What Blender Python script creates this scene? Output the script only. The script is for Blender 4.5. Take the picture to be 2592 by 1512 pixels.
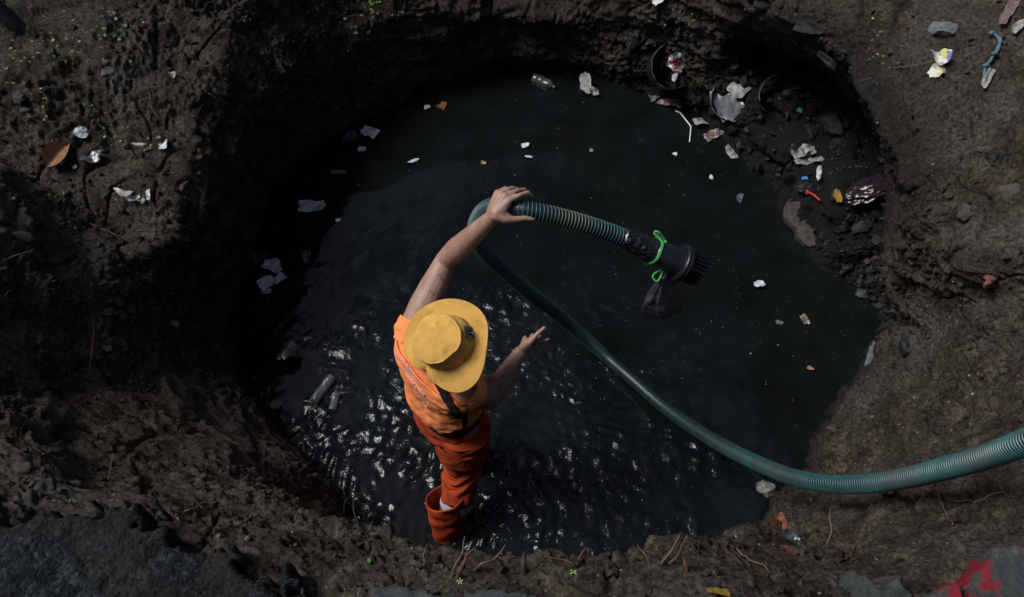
import bpy, bmesh, math, random
import numpy as np
from mathutils import Vector, Matrix

for o in list(bpy.data.objects):
    bpy.data.objects.remove(o, do_unlink=True)
scene = bpy.context.scene
COL = scene.collection
R = math.radians

# ------------------------------------------------------------------ camera
CAM_H = 3.98
TILT = 35.0                      # degrees off straight down
FPX = 2092.0                     # focal length in photo pixels (2592 wide)
cam_d = bpy.data.cameras.new('camera')
cam = bpy.data.objects.new('camera', cam_d)
COL.objects.link(cam)
cam.location = (0, 0, CAM_H)
cam.rotation_euler = (R(TILT), 0, 0)
cam_d.sensor_width = 36
cam_d.lens = 36 * FPX / 2592
cam_d.clip_start = 0.05
cam_d.clip_end = 300
cam_d.dof.use_dof = True
cam_d.dof.focus_distance = 3.3
cam_d.dof.aperture_fstop = 14.0
scene.camera = cam

# ------------------------------------------------------------------ sky, sun, exposure
SUN_EL, SUN_AZ = 55.0, 174.0      # azimuth of the light, counter-clockwise from +x
w = bpy.data.worlds.new('World')
scene.world = w
w.use_nodes = True
nt = w.node_tree
sky = nt.nodes.new('ShaderNodeTexSky')
sky.sky_type = 'NISHITA'
sky.sun_disc = False
sky.sun_elevation = R(SUN_EL)
sky.sun_rotation = R(90 - SUN_AZ)
sky.air_density = 1.0
sky.dust_density = 3.0
sky.ozone_density = 1.0
nt.links.new(sky.outputs[0], nt.nodes['Background'].inputs[0])
nt.nodes['Background'].inputs[1].default_value = 0.05
sl = bpy.data.lights.new('sun', 'SUN')
sl.energy = 2.8
sl.angle = R(24)
sl.color = (0.95, 0.98, 1.0)
sun = bpy.data.objects.new('sun', sl)
COL.objects.link(sun)
sdir = Vector((math.cos(R(SUN_AZ)) * math.cos(R(SUN_EL)), math.sin(R(SUN_AZ)) * math.cos(R(SUN_EL)), math.sin(R(SUN_EL))))
sun.rotation_euler = sdir.to_track_quat('Z', 'Y').to_euler()
vs = scene.view_settings
vs.view_transform = 'Standard'
vs.look = 'None'
vs.gamma = 1
vs.use_curve_mapping = False
vs.exposure = 0.4
scene.render.engine = 'CYCLES'

# ------------------------------------------------------------------ pixel -> place helpers
CF = np.array([0, math.sin(R(TILT)), -math.cos(R(TILT))])
CU = np.array([0, math.cos(R(TILT)), math.sin(R(TILT))])
CX = np.array([1.0, 0, 0])
CO = np.array([0, 0, CAM_H])
KD = 2592 / 2520.0

def ray(px, py):
    return CF + CX * ((px - 1296) / FPX) + CU * ((756 - py) / FPX)

def pd(px, py, depth):
    """point seen at photo pixel, at an axial depth"""
    return CO + ray(px, py) * depth

def pz(px, py, z):
    """point seen at photo pixel, at height z"""
    r = ray(px, py)
    return CO + r * ((z - CAM_H) / r[2])

def dz(px, py, z):
    return pz(px * KD, py * KD, z)

def depth_of(p):
    return float(np.dot(np.asarray(p) - CO, CF))

# ------------------------------------------------------------------ noise
_rng = np.random.RandomState(7)
_perm = np.arange(256); _rng.shuffle(_perm); _perm = np.concatenate([_perm, _perm, _perm])
_gr = _rng.normal(size=(256, 3)); _gr /= np.linalg.norm(_gr, axis=1)[:, None]

def pnoise(p, seed=0):
    p = np.asarray(p, dtype=np.float64) + seed * 17.31
    i = np.floor(p).astype(np.int64)
    f = p - i
    i &= 255
    u = f * f * f * (f * (f * 6 - 15) + 10)
    out = np.zeros(len(p))
    for dx in (0, 1):
        wx = u[:, 0] if dx else 1 - u[:, 0]
        a = _perm[(i[:, 0] + dx) & 255]
        for dy in (0, 1):
            wy = u[:, 1] if dy else 1 - u[:, 1]
            b = _perm[a + ((i[:, 1] + dy) & 255)]
            for dz_ in (0, 1):
                wz = u[:, 2] if dz_ else 1 - u[:, 2]
                g = _gr[_perm[b + ((i[:, 2] + dz_) & 255)] & 255]
                d = g[:, 0] * (f[:, 0] - dx) + g[:, 1] * (f[:, 1] - dy) + g[:, 2] * (f[:, 2] - dz_)
                out += wx * wy * wz * d
    return out * 1.6

# ------------------------------------------------------------------ object helpers
def link(o, parent=None):
    COL.objects.link(o)
    if parent is not None:
        o.parent = parent
        o.matrix_parent_inverse = parent.matrix_world.inverted()
    return o

def mesh_np(name, verts, quads=None, tris=None, smooth=True):
    me = bpy.data.meshes.new(name)
    verts = np.asarray(verts, dtype=np.float32)
    nq = 0 if quads is None else len(quads)
    ntr = 0 if tris is None else len(tris)
    me.vertices.add(len(verts))
    me.vertices.foreach_set('co', verts.ravel())
    loops = []
    starts = []
    if nq:
        loops.append(np.asarray(quads, dtype=np.int32).ravel())
        starts.append(np.arange(nq, dtype=np.int32) * 4)
    if ntr:
        loops.append(np.asarray(tris, dtype=np.int32).ravel())
        starts.append(nq * 4 + np.arange(ntr, dtype=np.int32) * 3)
    loops = np.concatenate(loops)
    starts = np.concatenate(starts)
    me.loops.add(len(loops))
    me.loops.foreach_set('vertex_index', loops)
    me.polygons.add(nq + ntr)
    me.polygons.foreach_set('loop_start', starts)
    me.update(calc_edges=True)
    me.validate()
    me.polygons.foreach_set('use_smooth', np.full(len(me.polygons), smooth, dtype=bool))
    return me

def obj(name, me, mat, parent=None, label=None, cat=None, group=None, kind=None):
    o = bpy.data.objects.new(name, me)
    if mat is not None and me is not None and len(me.materials) == 0:
        me.materials.append(mat)
    link(o, parent)
    tag(o, label, cat, group, kind)
    return o

def tag(o, label=None, cat=None, group=None, kind=None):
    if label: o['label'] = label
    if cat: o['category'] = cat
    if group: o['group'] = group
    if kind: o['kind'] = kind
    return o

def empty(name, loc, label, cat, group=None):
    o = bpy.data.objects.new(name, None)
    o.empty_display_size = 0.05
    o.location = tuple(loc)
    COL.objects.link(o)
    bpy.context.view_layer.update()
    return tag(o, label, cat, group)

def attr(me, name, vals):
    a = me.attributes.new(name, 'FLOAT', 'POINT')
    a.data.foreach_set('value', np.asarray(vals, dtype=np.float32))

def attr_col(me, name, vals):
    a = me.attributes.new(name, 'FLOAT_COLOR', 'POINT')
    v = np.ones((len(vals), 4), dtype=np.float32)
    v[:, :3] = vals
    a.data.foreach_set('color', v.ravel())

def grid_faces(nu, nv, wrap_u=False):
    """vertex index = i*nv + j ; i along u"""
    iu = np.arange(nu if wrap_u else nu - 1)
    j = np.arange(nv - 1)
    I, J = np.meshgrid(iu, j, indexing='ij')
    I2 = (I + 1) % nu
    return np.stack([I * nv + J, I2 * nv + J, I2 * nv + J + 1, I * nv + J + 1], -1).reshape(-1, 4)

def catmull(pts, n, closed=False):
    pts = np.asarray(pts, float)
    m = len(pts)
    if closed:
        P = np.vstack([pts[-1], pts, pts[0], pts[1]])
        segs = m
    else:
        P = np.vstack([2 * pts[0] - pts[1], pts, 2 * pts[-1] - pts[-2]])
        segs = m - 1
    t = np.linspace(0, segs, n, endpoint=not closed)
    k = np.minimum(t.astype(int), segs - 1)
    f = (t - k)[:, None]
    p0, p1, p2, p3 = P[k], P[k + 1], P[k + 2], P[k + 3]
    return 0.5 * (2 * p1 + (p2 - p0) * f + (2 * p0 - 5 * p1 + 4 * p2 - p3) * f ** 2 + (3 * p1 - p0 - 3 * p2 + p3) * f ** 3)

def resample(pts, step=None, n=None):
    d = np.linalg.norm(np.diff(pts, axis=0), axis=1)
    s = np.concatenate([[0], np.cumsum(d)])
    if n is None:
        n = max(2, int(s[-1] / step) + 1)
    t = np.linspace(0, s[-1], n)
    return np.stack([np.interp(t, s, pts[:, k]) for k in range(pts.shape[1])], 1), t

def frames(path):
    """parallel-transport frames"""
    T = np.gradient(path, axis=0)
    T /= np.linalg.norm(T, axis=1)[:, None] + 1e-12
    a = np.array([0, 0, 1.0]) if abs(T[0][2]) < .9 else np.array([1.0, 0, 0])
    N = np.zeros_like(path)
    n = a - T[0] * np.dot(a, T[0]); n /= np.linalg.norm(n)
    for i in range(len(path)):
        n = n - T[i] * np.dot(n, T[i]); n /= np.linalg.norm(n) + 1e-12
        N[i] = n
    return T, N, np.cross(T, N)

def tube_arrays(path, rad, ns=8, caps=True):
    path = np.asarray(path, float)
    rad = np.broadcast_to(np.asarray(rad, float), (len(path),))
    T, N, B = frames(path)
    a = np.linspace(0, 2 * math.pi, ns, endpoint=False)
    v = path[:, None, :] + rad[:, None, None] * (np.cos(a)[None, :, None] * N[:, None, :] + np.sin(a)[None, :, None] * B[:, None, :])
    n = len(path)
    q = []
    I, J = np.meshgrid(np.arange(n - 1), np.arange(ns), indexing='ij')
    J2 = (J + 1) % ns
    q = np.stack([I * ns + J, I * ns + J2, (I + 1) * ns + J2, (I + 1) * ns + J], -1).reshape(-1, 4)
    v = v.reshape(-1, 3)
    tr = []
    if caps:
        v = np.vstack([v, path[0], path[-1]])
        c0, c1 = n * ns, n * ns + 1
        for j in range(ns):
            j2 = (j + 1) % ns
            tr.append((c0, j2, j)); tr.append((c1, (n - 1) * ns + j, (n - 1) * ns + j2))
    return v, q, np.array(tr, dtype=np.int32).reshape(-1, 3)

class MB:
    """collects arrays into one mesh"""
    def __init__(s): s.v, s.q, s.t, s.n = [], [], [], 0
    def add(s, v, q=None, t=None):
        v = np.asarray(v, float)
        s.v.append(v)
        if q is not None and len(q): s.q.append(np.asarray(q) + s.n)
        if t is not None and len(t): s.t.append(np.asarray(t) + s.n)
        s.n += len(v)
    def tube(s, path, rad, ns=8): s.add(*tube_arrays(path, rad, ns))
    def mesh(s, name, smooth=True):
        return mesh_np(name, np.vstack(s.v), np.vstack(s.q) if s.q else None, np.vstack(s.t) if s.t else None, smooth)

def loft(rings, cap0=True, cap1=True):
    rings = np.asarray(rings, float)      # (n, m, 3)
    n, m, _ = rings.shape
    I, J = np.meshgrid(np.arange(n - 1), np.arange(m), indexing='ij')
    J2 = (J + 1) % m
    q = np.stack([I * m + J, I * m + J2, (I + 1) * m + J2, (I + 1) * m + J], -1).reshape(-1, 4)
    v = rings.reshape(-1, 3)
    t = []
    if cap0:
        v = np.vstack([v, rings[0].mean(0)]); c = len(v) - 1
        t += [(c, (j + 1) % m, j) for j in range(m)]
    if cap1:
        v = np.vstack([v, rings[-1].mean(0)]); c = len(v) - 1
        t += [(c, (n - 1) * m + j, (n - 1) * m + (j + 1) % m) for j in range(m)]
    return v, q, np.array(t, dtype=np.int32).reshape(-1, 3)

# ------------------------------------------------------------------ materials
def nodemat(name):
    m = bpy.data.materials.new(name)
    m.use_nodes = True
    t = m.node_tree
    b = t.nodes['Principled BSDF']
    return m, t, b

def N(t, typ, **kw):
    n = t.nodes.new(typ)
    for k, v in kw.items():
        if k in n.inputs.keys() if hasattr(n.inputs, 'keys') else False:
            n.inputs[k].default_value = v
        else:
            setattr(n, k, v)
    return n

def noise_node(t, scale, detail=4, rough=.6, coord=None, dist=0):
    n = t.nodes.new('ShaderNodeTexNoise')
    n.inputs['Scale'].default_value = scale
    n.inputs['Detail'].default_value = detail
    n.inputs['Roughness'].default_value = rough
    n.inputs['Distortion'].default_value = dist
    if coord is not None:
        t.links.new(coord, n.inputs['Vector'])
    return n

def ramp(t, fac, stops):
    n = t.nodes.new('ShaderNodeValToRGB')
    el = n.color_ramp.elements
    while len(el) < len(stops):
        el.new(0.5)
    for e, (p, c) in zip(el, stops):
        e.position = p
        e.color = (c, c, c, 1) if isinstance(c, (int, float)) else (*c, 1)
    t.links.new(fac, n.inputs[0])
    return n

def mixc(t, fac, a, b, mode='MIX'):
    n = t.nodes.new('ShaderNodeMix')
    n.data_type = 'RGBA'
    n.blend_type = mode
    for sock, v in ((0, fac), (6, a), (7, b)):
        if isinstance(v, bpy.types.NodeSocket):
            t.links.new(v, n.inputs[sock])
        elif isinstance(v, (int, float)):
            n.inputs[sock].default_value = v
        else:
            n.inputs[sock].default_value = (*v, 1)
    return n.outputs[2]

def math_(t, op, a, b=None, clamp=False):
    n = t.nodes.new('ShaderNodeMath')
    n.operation = op
    n.use_clamp = clamp
    for i, v in enumerate((a, b)):
        if v is None: continue
        if isinstance(v, bpy.types.NodeSocket): t.links.new(v, n.inputs[i])
        else: n.inputs[i].default_value = v
    return n.outputs[0]

def bump(t, b, height, strength=.4, dist=.01):
    n = t.nodes.new('ShaderNodeBump')
    n.inputs['Strength'].default_value = strength
    n.inputs['Distance'].default_value = dist
    t.links.new(height, n.inputs['Height'])
    t.links.new(n.outputs[0], b.inputs['Normal'])
    return n

def geo_pos(t):
    return t.nodes.new('ShaderNodeNewGeometry').outputs['Position']

def simple(name, col, rough=.7, var=.25, scale=40, bmp=.15, bdist=.003, spec=.15, metal=0, scale2=None):
    """procedural material with tonal variation and fine relief"""
    m, t, b = nodemat(name)
    p = geo_pos(t)
    n1 = noise_node(t, scale, 5, .65, p)
    dark = tuple(c * (1 - var) for c in col)
    lite = tuple(min(1, c * (1 + var)) for c in col)
    r = ramp(t, n1.outputs[0], [(.3, dark), (.7, lite)])
    t.links.new(r.outputs[0], b.inputs['Base Color'])
    b.inputs['Roughness'].default_value = rough
    b.inputs['Specular IOR Level'].default_value = spec
    b.inputs['Metallic'].default_value = metal
    n2 = noise_node(t, scale2 or scale * 4, 4, .6, p)
    bump(t, b, n2.outputs[0], bmp, bdist)
    return m

def mat_soil():
    m, t, b = nodemat('soil')
    p = geo_pos(t)
    big = noise_node(t, 1.6, 4, .6, p)
    mid = noise_node(t, 9, 6, .7, p)
    fine = noise_node(t, 60, 6, .75, p)
    c1 = ramp(t, mid.outputs[0], [(.28, (.0190, .0136, .0098)), (.5, (.055, .0420, .0315)), (.72, (.115, .093, .072))]).outputs[0]
    c2 = ramp(t, fine.outputs[0], [(.34, .22), (.52, 1.0), (.68, 1.9)]).outputs[0]
    c = mixc(t, 1.0, c1, c2, 'MULTIPLY')
    grey = ramp(t, big.outputs[0], [(.48, 0), (.66, .75)]).outputs[0]
    c = mixc(t, grey, c, mixc(t, 1.0, (.078, .069, .060), c2, 'MULTIPLY'))
    # pale grit
    vo = t.nodes.new('ShaderNodeTexVoronoi'); vo.inputs['Scale'].default_value = 70
    t.links.new(p, vo.inputs['Vector'])
    grit = ramp(t, vo.outputs['Distance'], [(.05, 1), (.16, 0)]).outputs[0]
    gsel = ramp(t, vo.outputs['Color'], [(.80, 0), (.84, .75)]).outputs[0]
    gm = math_(t, 'MULTIPLY', grit, gsel)
    c = mixc(t, gm, c, (.12, .115, .105))
    # black sludge by the sewage and mud; also paints shade on the left wall
    at = t.nodes.new('ShaderNodeAttribute'); at.attribute_name = 'sludge_shade'
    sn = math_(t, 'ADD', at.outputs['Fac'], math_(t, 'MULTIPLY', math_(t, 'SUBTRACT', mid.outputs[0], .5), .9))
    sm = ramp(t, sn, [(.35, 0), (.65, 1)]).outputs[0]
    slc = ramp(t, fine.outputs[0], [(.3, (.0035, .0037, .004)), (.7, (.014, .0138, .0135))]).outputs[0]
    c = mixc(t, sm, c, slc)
    t.links.new(c, b.inputs['Base Color'])
    ro = ramp(t, sm, [(0, .92), (1, .5)]).outputs[0]
    wet = ramp(t, noise_node(t, 5, 3, .5, p).outputs[0], [(.5, 0), (.75, .3)]).outputs[0]
    t.links.new(math_(t, 'SUBTRACT', ro, wet), b.inputs['Roughness'])
    t.links.new(ramp(t, sm, [(0, .05), (1, .16)]).outputs[0], b.inputs['Specular IOR Level'])
    h = math_(t, 'ADD', math_(t, 'MULTIPLY', fine.outputs[0], .6), math_(t, 'MULTIPLY', noise_node(t, 190, 4, .7, p).outputs[0], .4))
    bump(t, b, h, 1.0, .022)
    return m

def mat_water():
    m, t, b = nodemat('sewage_water')
    p = geo_pos(t)
    n = noise_node(t, 3, 5, .6, p)
    at = t.nodes.new('ShaderNodeAttribute'); at.attribute_name = 'rough_water'
    c = ramp(t, n.outputs[0], [(.3, (.0035, .0042, .0045)), (.7, (.007, .0085, .009))]).outputs[0]
    t.links.new(c, b.inputs['Base Color'])
    b.inputs['Roughness'].default_value = .04
    b.inputs['IOR'].default_value = 1.34
    n2 = noise_node(t, 34, 3, .55, p, .6)
    n3 = noise_node(t, 90, 2, .5, p)
    h = math_(t, 'MULTIPLY', math_(t, 'ADD', n2.outputs[0], math_(t, 'MULTIPLY', n3.outputs[0], .22)), at.outputs['Fac'])
    bump(t, b, h, 1.0, .0052)
    return m

M = {}
M['soil'] = mat_soil()
M['water'] = mat_water()
M['crumb'] = simple('crumbs', (.034, .027, .021), .95, .5, 25, .5, .004)
M['grit'] = simple('pale_grit', (.12, .113, .10), .85, .4, 30, .3)
M['rock'] = simple('rock', (.048, .041, .034), .8, .5, 22, .6, .006)
M['rock_dark'] = simple('dark_rock', (.013, .0125, .012), .5, .5, 18, .7, .008)
M['rock_pale'] = simple('pale_rock', (.115, .118, .117), .85, .4, 25, .5, .006)
M['brick'] = simple('brick', (.15, .068, .05), .9, .35, 35, .5, .005)
def mat_asphalt():
    m, t, b = nodemat('asphalt')
    p = geo_pos(t)
    vo = t.nodes.new('ShaderNodeTexVoronoi'); vo.inputs['Scale'].default_value = 95
    t.links.new(p, vo.inputs['Vector'])
    sep = t.nodes.new('ShaderNodeSeparateColor'); t.links.new(vo.outputs['Color'], sep.inputs[0])
    agg = ramp(t, sep.outputs[0], [(0, (.005, .006, .0075)), (.6, (.013, .0155, .0175)), (1, (.034, .039, .042))]).outputs[0]
    n1 = noise_node(t, 11, 6, .7, p)
    c = mixc(t, 1.0, agg, ramp(t, n1.outputs[0], [(.3, .35), (.7, 1.5)]).outputs[0], 'MULTIPLY')
    br = ramp(t, noise_node(t, 4.5, 5, .65, p).outputs[0], [(.47, 0), (.62, .85)]).outputs[0]
    c = mixc(t, br, c, (.020, .0165, .0135))
    t.links.new(c, b.inputs['Base Color'])
    b.inputs['Roughness'].default_value = .7
    b.inputs['Specular IOR Level'].default_value = .12
    h = math_(t, 'ADD', math_(t, 'MULTIPLY', ramp(t, vo.outputs['Distance'], [(0, 1), (.7, 0)]).outputs[0], .22), noise_node(t, 26, 6, .75, p).outputs[0])
    bump(t, b, h, 1.0, .022)
    return m
M['asphalt'] = mat_asphalt()
M['skin'] = None
M['root'] = simple('root', (.115, .078, .052), .8, .45, 30, .4)
M['root_dark'] = simple('dark_root', (.04, .028, .022), .8, .4, 30, .4)
M['root_red'] = simple('red_root', (.105, .042, .032), .75, .4, 30, .4)
M['wood'] = simple('weathered_wood', (.02, .02, .021), .6, .4, 18, .5)
M['green'] = simple('seedling', (.16, .30, .06), .6, .3, 30, .1)
M['green_pale'] = simple('pale_seedling', (.26, .40, .14), .6, .3, 30, .1)
M['black_plastic'] = simple('black_plastic', (.006, .006, .007), .28, .3, 20, .4, .006, .6, 0, 30)
M['bag_film'] = simple('bag_film', (.036, .037, .046), .32, .35, 20, .6, .010, .8, 0, 22)
M['black_film'] = simple('black_film', (.006, .006, .007), .55, .3, 20, .2)
M['strainer'] = simple('strainer_plastic', (.006, .0065, .008), .33, .4, 14, .25, .003, .6)
M['string'] = simple('green_string', (.075, .36, .085), .5, .25, 300, .5, .002)
M['tube'] = simple('hose_tube', (.004, .008, .012), .38, .4, 30, .1, .002, .6)

# ------------------------------------------------------------------ the pit: lofted ground
CEN = np.array([0.2, 2.6, 0])
def wp(x, y, z): return np.array([x, y, z], float)

RAYS = []
def rayrow(Wp, M1, M2, Rr, G, E, sl=0):
    RAYS.append((Wp, M1, M2, Rr, G, E, sl))
def near(Rp, G, E, out=.03, sl=0):
    d = Rp - CEN; d[2] = 0; d /= np.linalg.norm(d)
    Wp = Rp + d * out; Wp[2] = 0
    M1 = Rp + d * out * 1.6; M1[2] = Rp[2] * .35
    M2 = Rp + d * out; M2[2] = Rp[2] * .75
    RAYS.append((Wp, M1, M2, Rp, G, E, sl))

rayrow(dz(1400,172,0), dz(1400,110,.22), dz(1400,40,.48), wp(.4,5.3,1.3), wp(.5,5.9,1.7), wp(.6,7,1.8), .4)
rayrow(dz(1590,215,0), dz(1620,130,.33), dz(1660,60,.58), dz(1720,-60,1.05), dz(1780,-200,1.5), wp(2.2,6.5,1.8), .4)
rayrow(dz(1700,285,0), dz(1740,180,.38), dz(1780,110,.62), dz(1830,-20,1.15), dz(1900,-120,1.45), wp(2.9,5.9,1.8), .6)
rayrow(dz(1765,320,0), dz(1850,220,.36), dz(1900,130,.45), dz(1925,45,1.2), dz(2020,-70,1.45), wp(3.2,5.3,1.8), .9)
rayrow(dz(1830,390,0), dz(1960,290,.34), dz(2060,200,.45), dz(2085,150,1.25), dz(2260,0,1.5), wp(3.2,4.5,1.8), 1)
rayrow(dz(1905,450,0), dz(2040,400,.3), dz(2180,345,.42), dz(2200,335,1.3), dz(2400,200,1.5), dz(2640,100,1.65), 1)
rayrow(dz(1930,530,0), dz(2060,500,.28), dz(2205,480,.4), dz(2240,460,1.25), dz(2400,430,1.42), dz(2640,410,1.6), 1)
rayrow(dz(2040,665,0), dz(2100,640,.1), dz(2170,610,.2), dz(2212,600,.98), dz(2380,620,1.28), dz(2640,640,1.5), .8)
rayrow(dz(2150,745,0), dz(2175,735,.03), dz(2185,725,.1), dz(2200,712,.5), dz(2380,735,1.0), dz(2640,760,1.42), .5)
rayrow(dz(2180,800,0), dz(2200,800,.08), dz(2225,803,.27), dz(2290,812,.62), dz(2420,830,1.04), dz(2640,850,1.45), .35)
rayrow(dz(2118,910,0), dz(2150,912,.1), dz(2200,915,.28), dz(2285,915,.62), dz(2430,930,1.1), dz(2640,960,1.55), .25)
rayrow(dz(2022,1010,0), dz(2065,1010,.12), dz(2130,1015,.33), dz(2240,1030,.7), dz(2400,1060,1.18), dz(2640,1100,1.75), .25)
rayrow(dz(1995,1150,0), dz(2030,1160,.18), dz(2090,1180,.42), dz(2180,1215,.82), dz(2330,1270,1.32), dz(2640,1340,1.93), .2)
rayrow(dz(1920,1240,0), dz(1950,1255,.25), dz(1990,1280,.55), dz(2060,1330,1.05), dz(2180,1400,1.5), dz(2460,1560,1.98), .15)
near(dz(1840,1315,1.2), dz(1920,1400,1.62), dz(2040,1560,1.98), .04)
near(dz(1700,1376,1.65), dz(1730,1430,1.83), dz(1770,1560,1.98))
near(dz(1500,1394,1.75), dz(1500,1440,1.88), dz(1500,1560,1.98))
near(dz(1300,1392,1.75), dz(1290,1440,1.88), dz(1270,1560,1.98))
near(dz(1100,1354,1.7), dz(1070,1420,1.85), dz(1030,1560,1.95))
near(dz(920,1295,1.5), dz(850,1380,1.75), dz(760,1560,1.93))
rayrow(dz(755,1130,0), dz(715,1160,.45), dz(650,1195,.95), dz(540,1245,1.42), dz(430,1320,1.75), dz(280,1560,1.92), .7)  # left wall, five rows: last weight also darkens the soil as painted shade
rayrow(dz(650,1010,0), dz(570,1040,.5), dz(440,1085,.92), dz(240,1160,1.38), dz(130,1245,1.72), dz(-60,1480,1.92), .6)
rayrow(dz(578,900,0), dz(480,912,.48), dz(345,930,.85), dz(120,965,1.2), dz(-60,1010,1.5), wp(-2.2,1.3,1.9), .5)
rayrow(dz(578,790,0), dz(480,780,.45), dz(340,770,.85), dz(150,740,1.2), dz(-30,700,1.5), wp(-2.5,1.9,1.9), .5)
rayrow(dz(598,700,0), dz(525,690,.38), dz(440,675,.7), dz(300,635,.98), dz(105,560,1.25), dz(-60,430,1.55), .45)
rayrow(dz(618,640,0), dz(565,635,.3), dz(510,625,.6), dz(430,600,.86), dz(170,520,.96), dz(40,430,1.0))
rayrow(dz(640,540,0), dz(590,545,.35), dz(540,540,.72), dz(440,500,.95), dz(200,430,1.08), dz(15,340,1.12))
rayrow(dz(670,450,0), dz(615,440,.35), dz(565,415,.74), dz(465,370,.99), dz(240,280,1.13), dz(-150,150,1.4))
rayrow(dz(720,385,0), dz(665,345,.35), dz(615,275,.75), dz(520,190,1.02), dz(300,60,1.2), dz(-100,-150,1.5))
rayrow(dz(800,340,0), dz(740,265,.33), dz(685,160,.72), dz(580,40,1.03), dz(450,-120,1.25), dz(200,-350,1.5), .1)
rayrow(dz(920,290,0), dz(880,200,.28), dz(830,90,.62), wp(-1.25,4.75,1.2), wp(-1.6,5.4,1.5), wp(-2.4,6.6,1.8), .25)
rayrow(dz(1060,220,0), dz(1030,140,.27), dz(990,40,.62), wp(-.75,5.1,1.3), wp(-.9,5.7,1.65), wp(-1.2,7,1.8), .3)
rayrow(dz(1230,177,0), dz(1215,110,.24), dz(1200,30,.52), wp(-.2,5.25,1.3), wp(-.2,5.85,1.7), wp(-.3,7,1.8), .35)

def build_ground():
    rows, sls = [], []
    for Wp, M1, M2, Rr, G, E, sl in RAYS:
        din = CEN - Wp; din[2] = 0; din /= np.linalg.norm(din)
        B = Wp + din * .1; B[2] = -.35
        dout = E - CEN; dout[2] = 0; dout /= np.linalg.norm(dout)
        F1 = E + dout * 3.0; F1[2] = 1.9
        F2 = E + dout * 40.0; F2[2] = 2.0
        rows.append([B, Wp, M1, M2, Rr, G, E, F1, F2]); sls.append(sl)
    A = np.array(rows)                       # (n,9,3)
    n = len(A)
    seg = np.linalg.norm(np.roll(A, -1, 0)[:, 1] - A[:, 1], axis=1) + np.linalg.norm(np.roll(A, -1, 0)[:, 4] - A[:, 4], axis=1)
    s = np.concatenate([[0], np.cumsum(seg)])
    NT = 1450
    t = np.linspace(0, s[-1], NT, endpoint=False)
    Ac = np.concatenate([A, A[:1]], 0)
    sc = np.array(sls + sls[:1])
    k = np.searchsorted(s, t, 'right') - 1
    f = ((t - s[k]) / seg[k])
    f = f * f * (3 - 2 * f) * .5 + f * .5
    C = Ac[k] * (1 - f)[:, None, None] + Ac[k + 1] * f[:, None, None]
    SL = sc[k] * (1 - f) + sc[k + 1] * f
    # smooth round the pit
    ker = np.exp(-.5 * (np.arange(-14, 15) / 5.0) ** 2); ker /= ker.sum()
    Cs = sum(kv * np.roll(C, d, 0) for d, kv in zip(range(-14, 15), ker))
    C = Cs
    counts = [10, 64, 70, 76, 92, 72, 34, 10]
    prof, par = [], []
    for i, c in enumerate(counts):
        for j in range(c):
            g = j / c
            prof.append(C[:, i] * (1 - g) + C[:, i + 1] * g); par.append(i + g)
    prof.append(C[:, -1]); par.append(8.0)
    P = np.stack(prof, 1)                     # (NT, NP, 3)
    par = np.array(par)
    for _ in range(14):                       # soften the profile's corners
        P[:, 1:-1] = P[:, 1:-1] * .5 + .25 * (P[:, :-2] + P[:, 2:])
    NP = P.shape[1]
    def normals(P):
        du = np.roll(P, -1, 0) - np.roll(P, 1, 0)
        dv = np.gradient(P, axis=1)
        nn = np.cross(du, dv)
        nn /= np.linalg.norm(nn, axis=2)[..., None] + 1e-12
        return nn
    nn = normals(P)
    if nn[:, 300, 2].mean() < 0: nn = -nn
    fl = P.reshape(-1, 3)
    steep = np.clip(1.15 - np.abs(nn[..., 2].ravel()) * 1.4, 0, 1)
    pp = np.tile(par, NT)
    fade = np.clip((pp - .4) / .7, .25, 1) * np.clip((7.6 - pp) / .8, .0, 1)
    wall = steep * (pp < 4.3)
    sl_at = np.repeat(SL, NP)
    mudz = np.clip(np.minimum((pp - .8) / .4, (3.4 - pp) / .4), 0, 1) * np.clip(sl_at * 2.2 - 1.45, 0, 1) * (fl[:, 0] > 0)
    wq = fl + .10 * np.stack([pnoise(fl * 3, 21), pnoise(fl * 3, 22), pnoise(fl * 3, 23)], 1)
    d = .045 * pnoise(wq * 2.1, 1) + .030 * pnoise(wq * 5.0, 2)
    b1 = .5 - np.abs(pnoise(wq * 7.5, 3)); b2 = .5 - np.abs(pnoise(wq * 17, 4))
    hf = np.clip(.6 + 1.5 * pnoise(fl * 2.9, 14) + .5 * pnoise(fl * 8, 15), .12, 1.7)
    d += .030 * b1 + hf * (.022 * b2 + .018 * np.abs(pnoise(fl * 22, 5)) + .011 * pnoise(fl * 40, 6) + .007 * pnoise(fl * 75, 7))
    crk = pnoise(wq * 4.2, 16); d -= .022 * np.exp(-(crk / .035) ** 2) * (pp > 2)
    # spade-cut ledges on the steep faces
    led = fl * np.array([1.6, 1.6, 8.5]) + .8 * pnoise(fl * 2.0, 9)[:, None]
    d += wall * (.035 * pnoise(led, 8) + .018 * pnoise(led * 2.3, 10))
    # loose rubble in the sludge slope
    cl = pnoise(wq * 6.3, 12)
    d += mudz * (.12 * np.clip(cl, 0, 1) ** .6 - .045 * np.clip(-cl, 0, 1) ** .7)
    Pn = fl + nn.reshape(-1, 3) * (d * fade)[:, None]
    me = mesh_np('ground', Pn, grid_faces(NT, NP, True))
    zz = Pn[:, 2]
    sludge_shade = np.clip(.62 - zz / .38, 0, 1) * (.7 + .3 * np.clip(sl_at * 2, 0, 1)) + mudz * .75 * np.clip(1.5 - zz, 0, 1) + sl_at * .55 * np.clip((5.6 - pp) / 1.5, 0, 1)  # waterline sludge, mud slope, and row weight that paints the left hollow's shade
    attr(me, 'sludge_shade', np.clip(sludge_shade, 0, 1.2))
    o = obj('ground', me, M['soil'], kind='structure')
    return o, Pn.reshape(NT, NP, 3), nn, par

ground, GP, GN, GPAR = build_ground()
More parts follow.
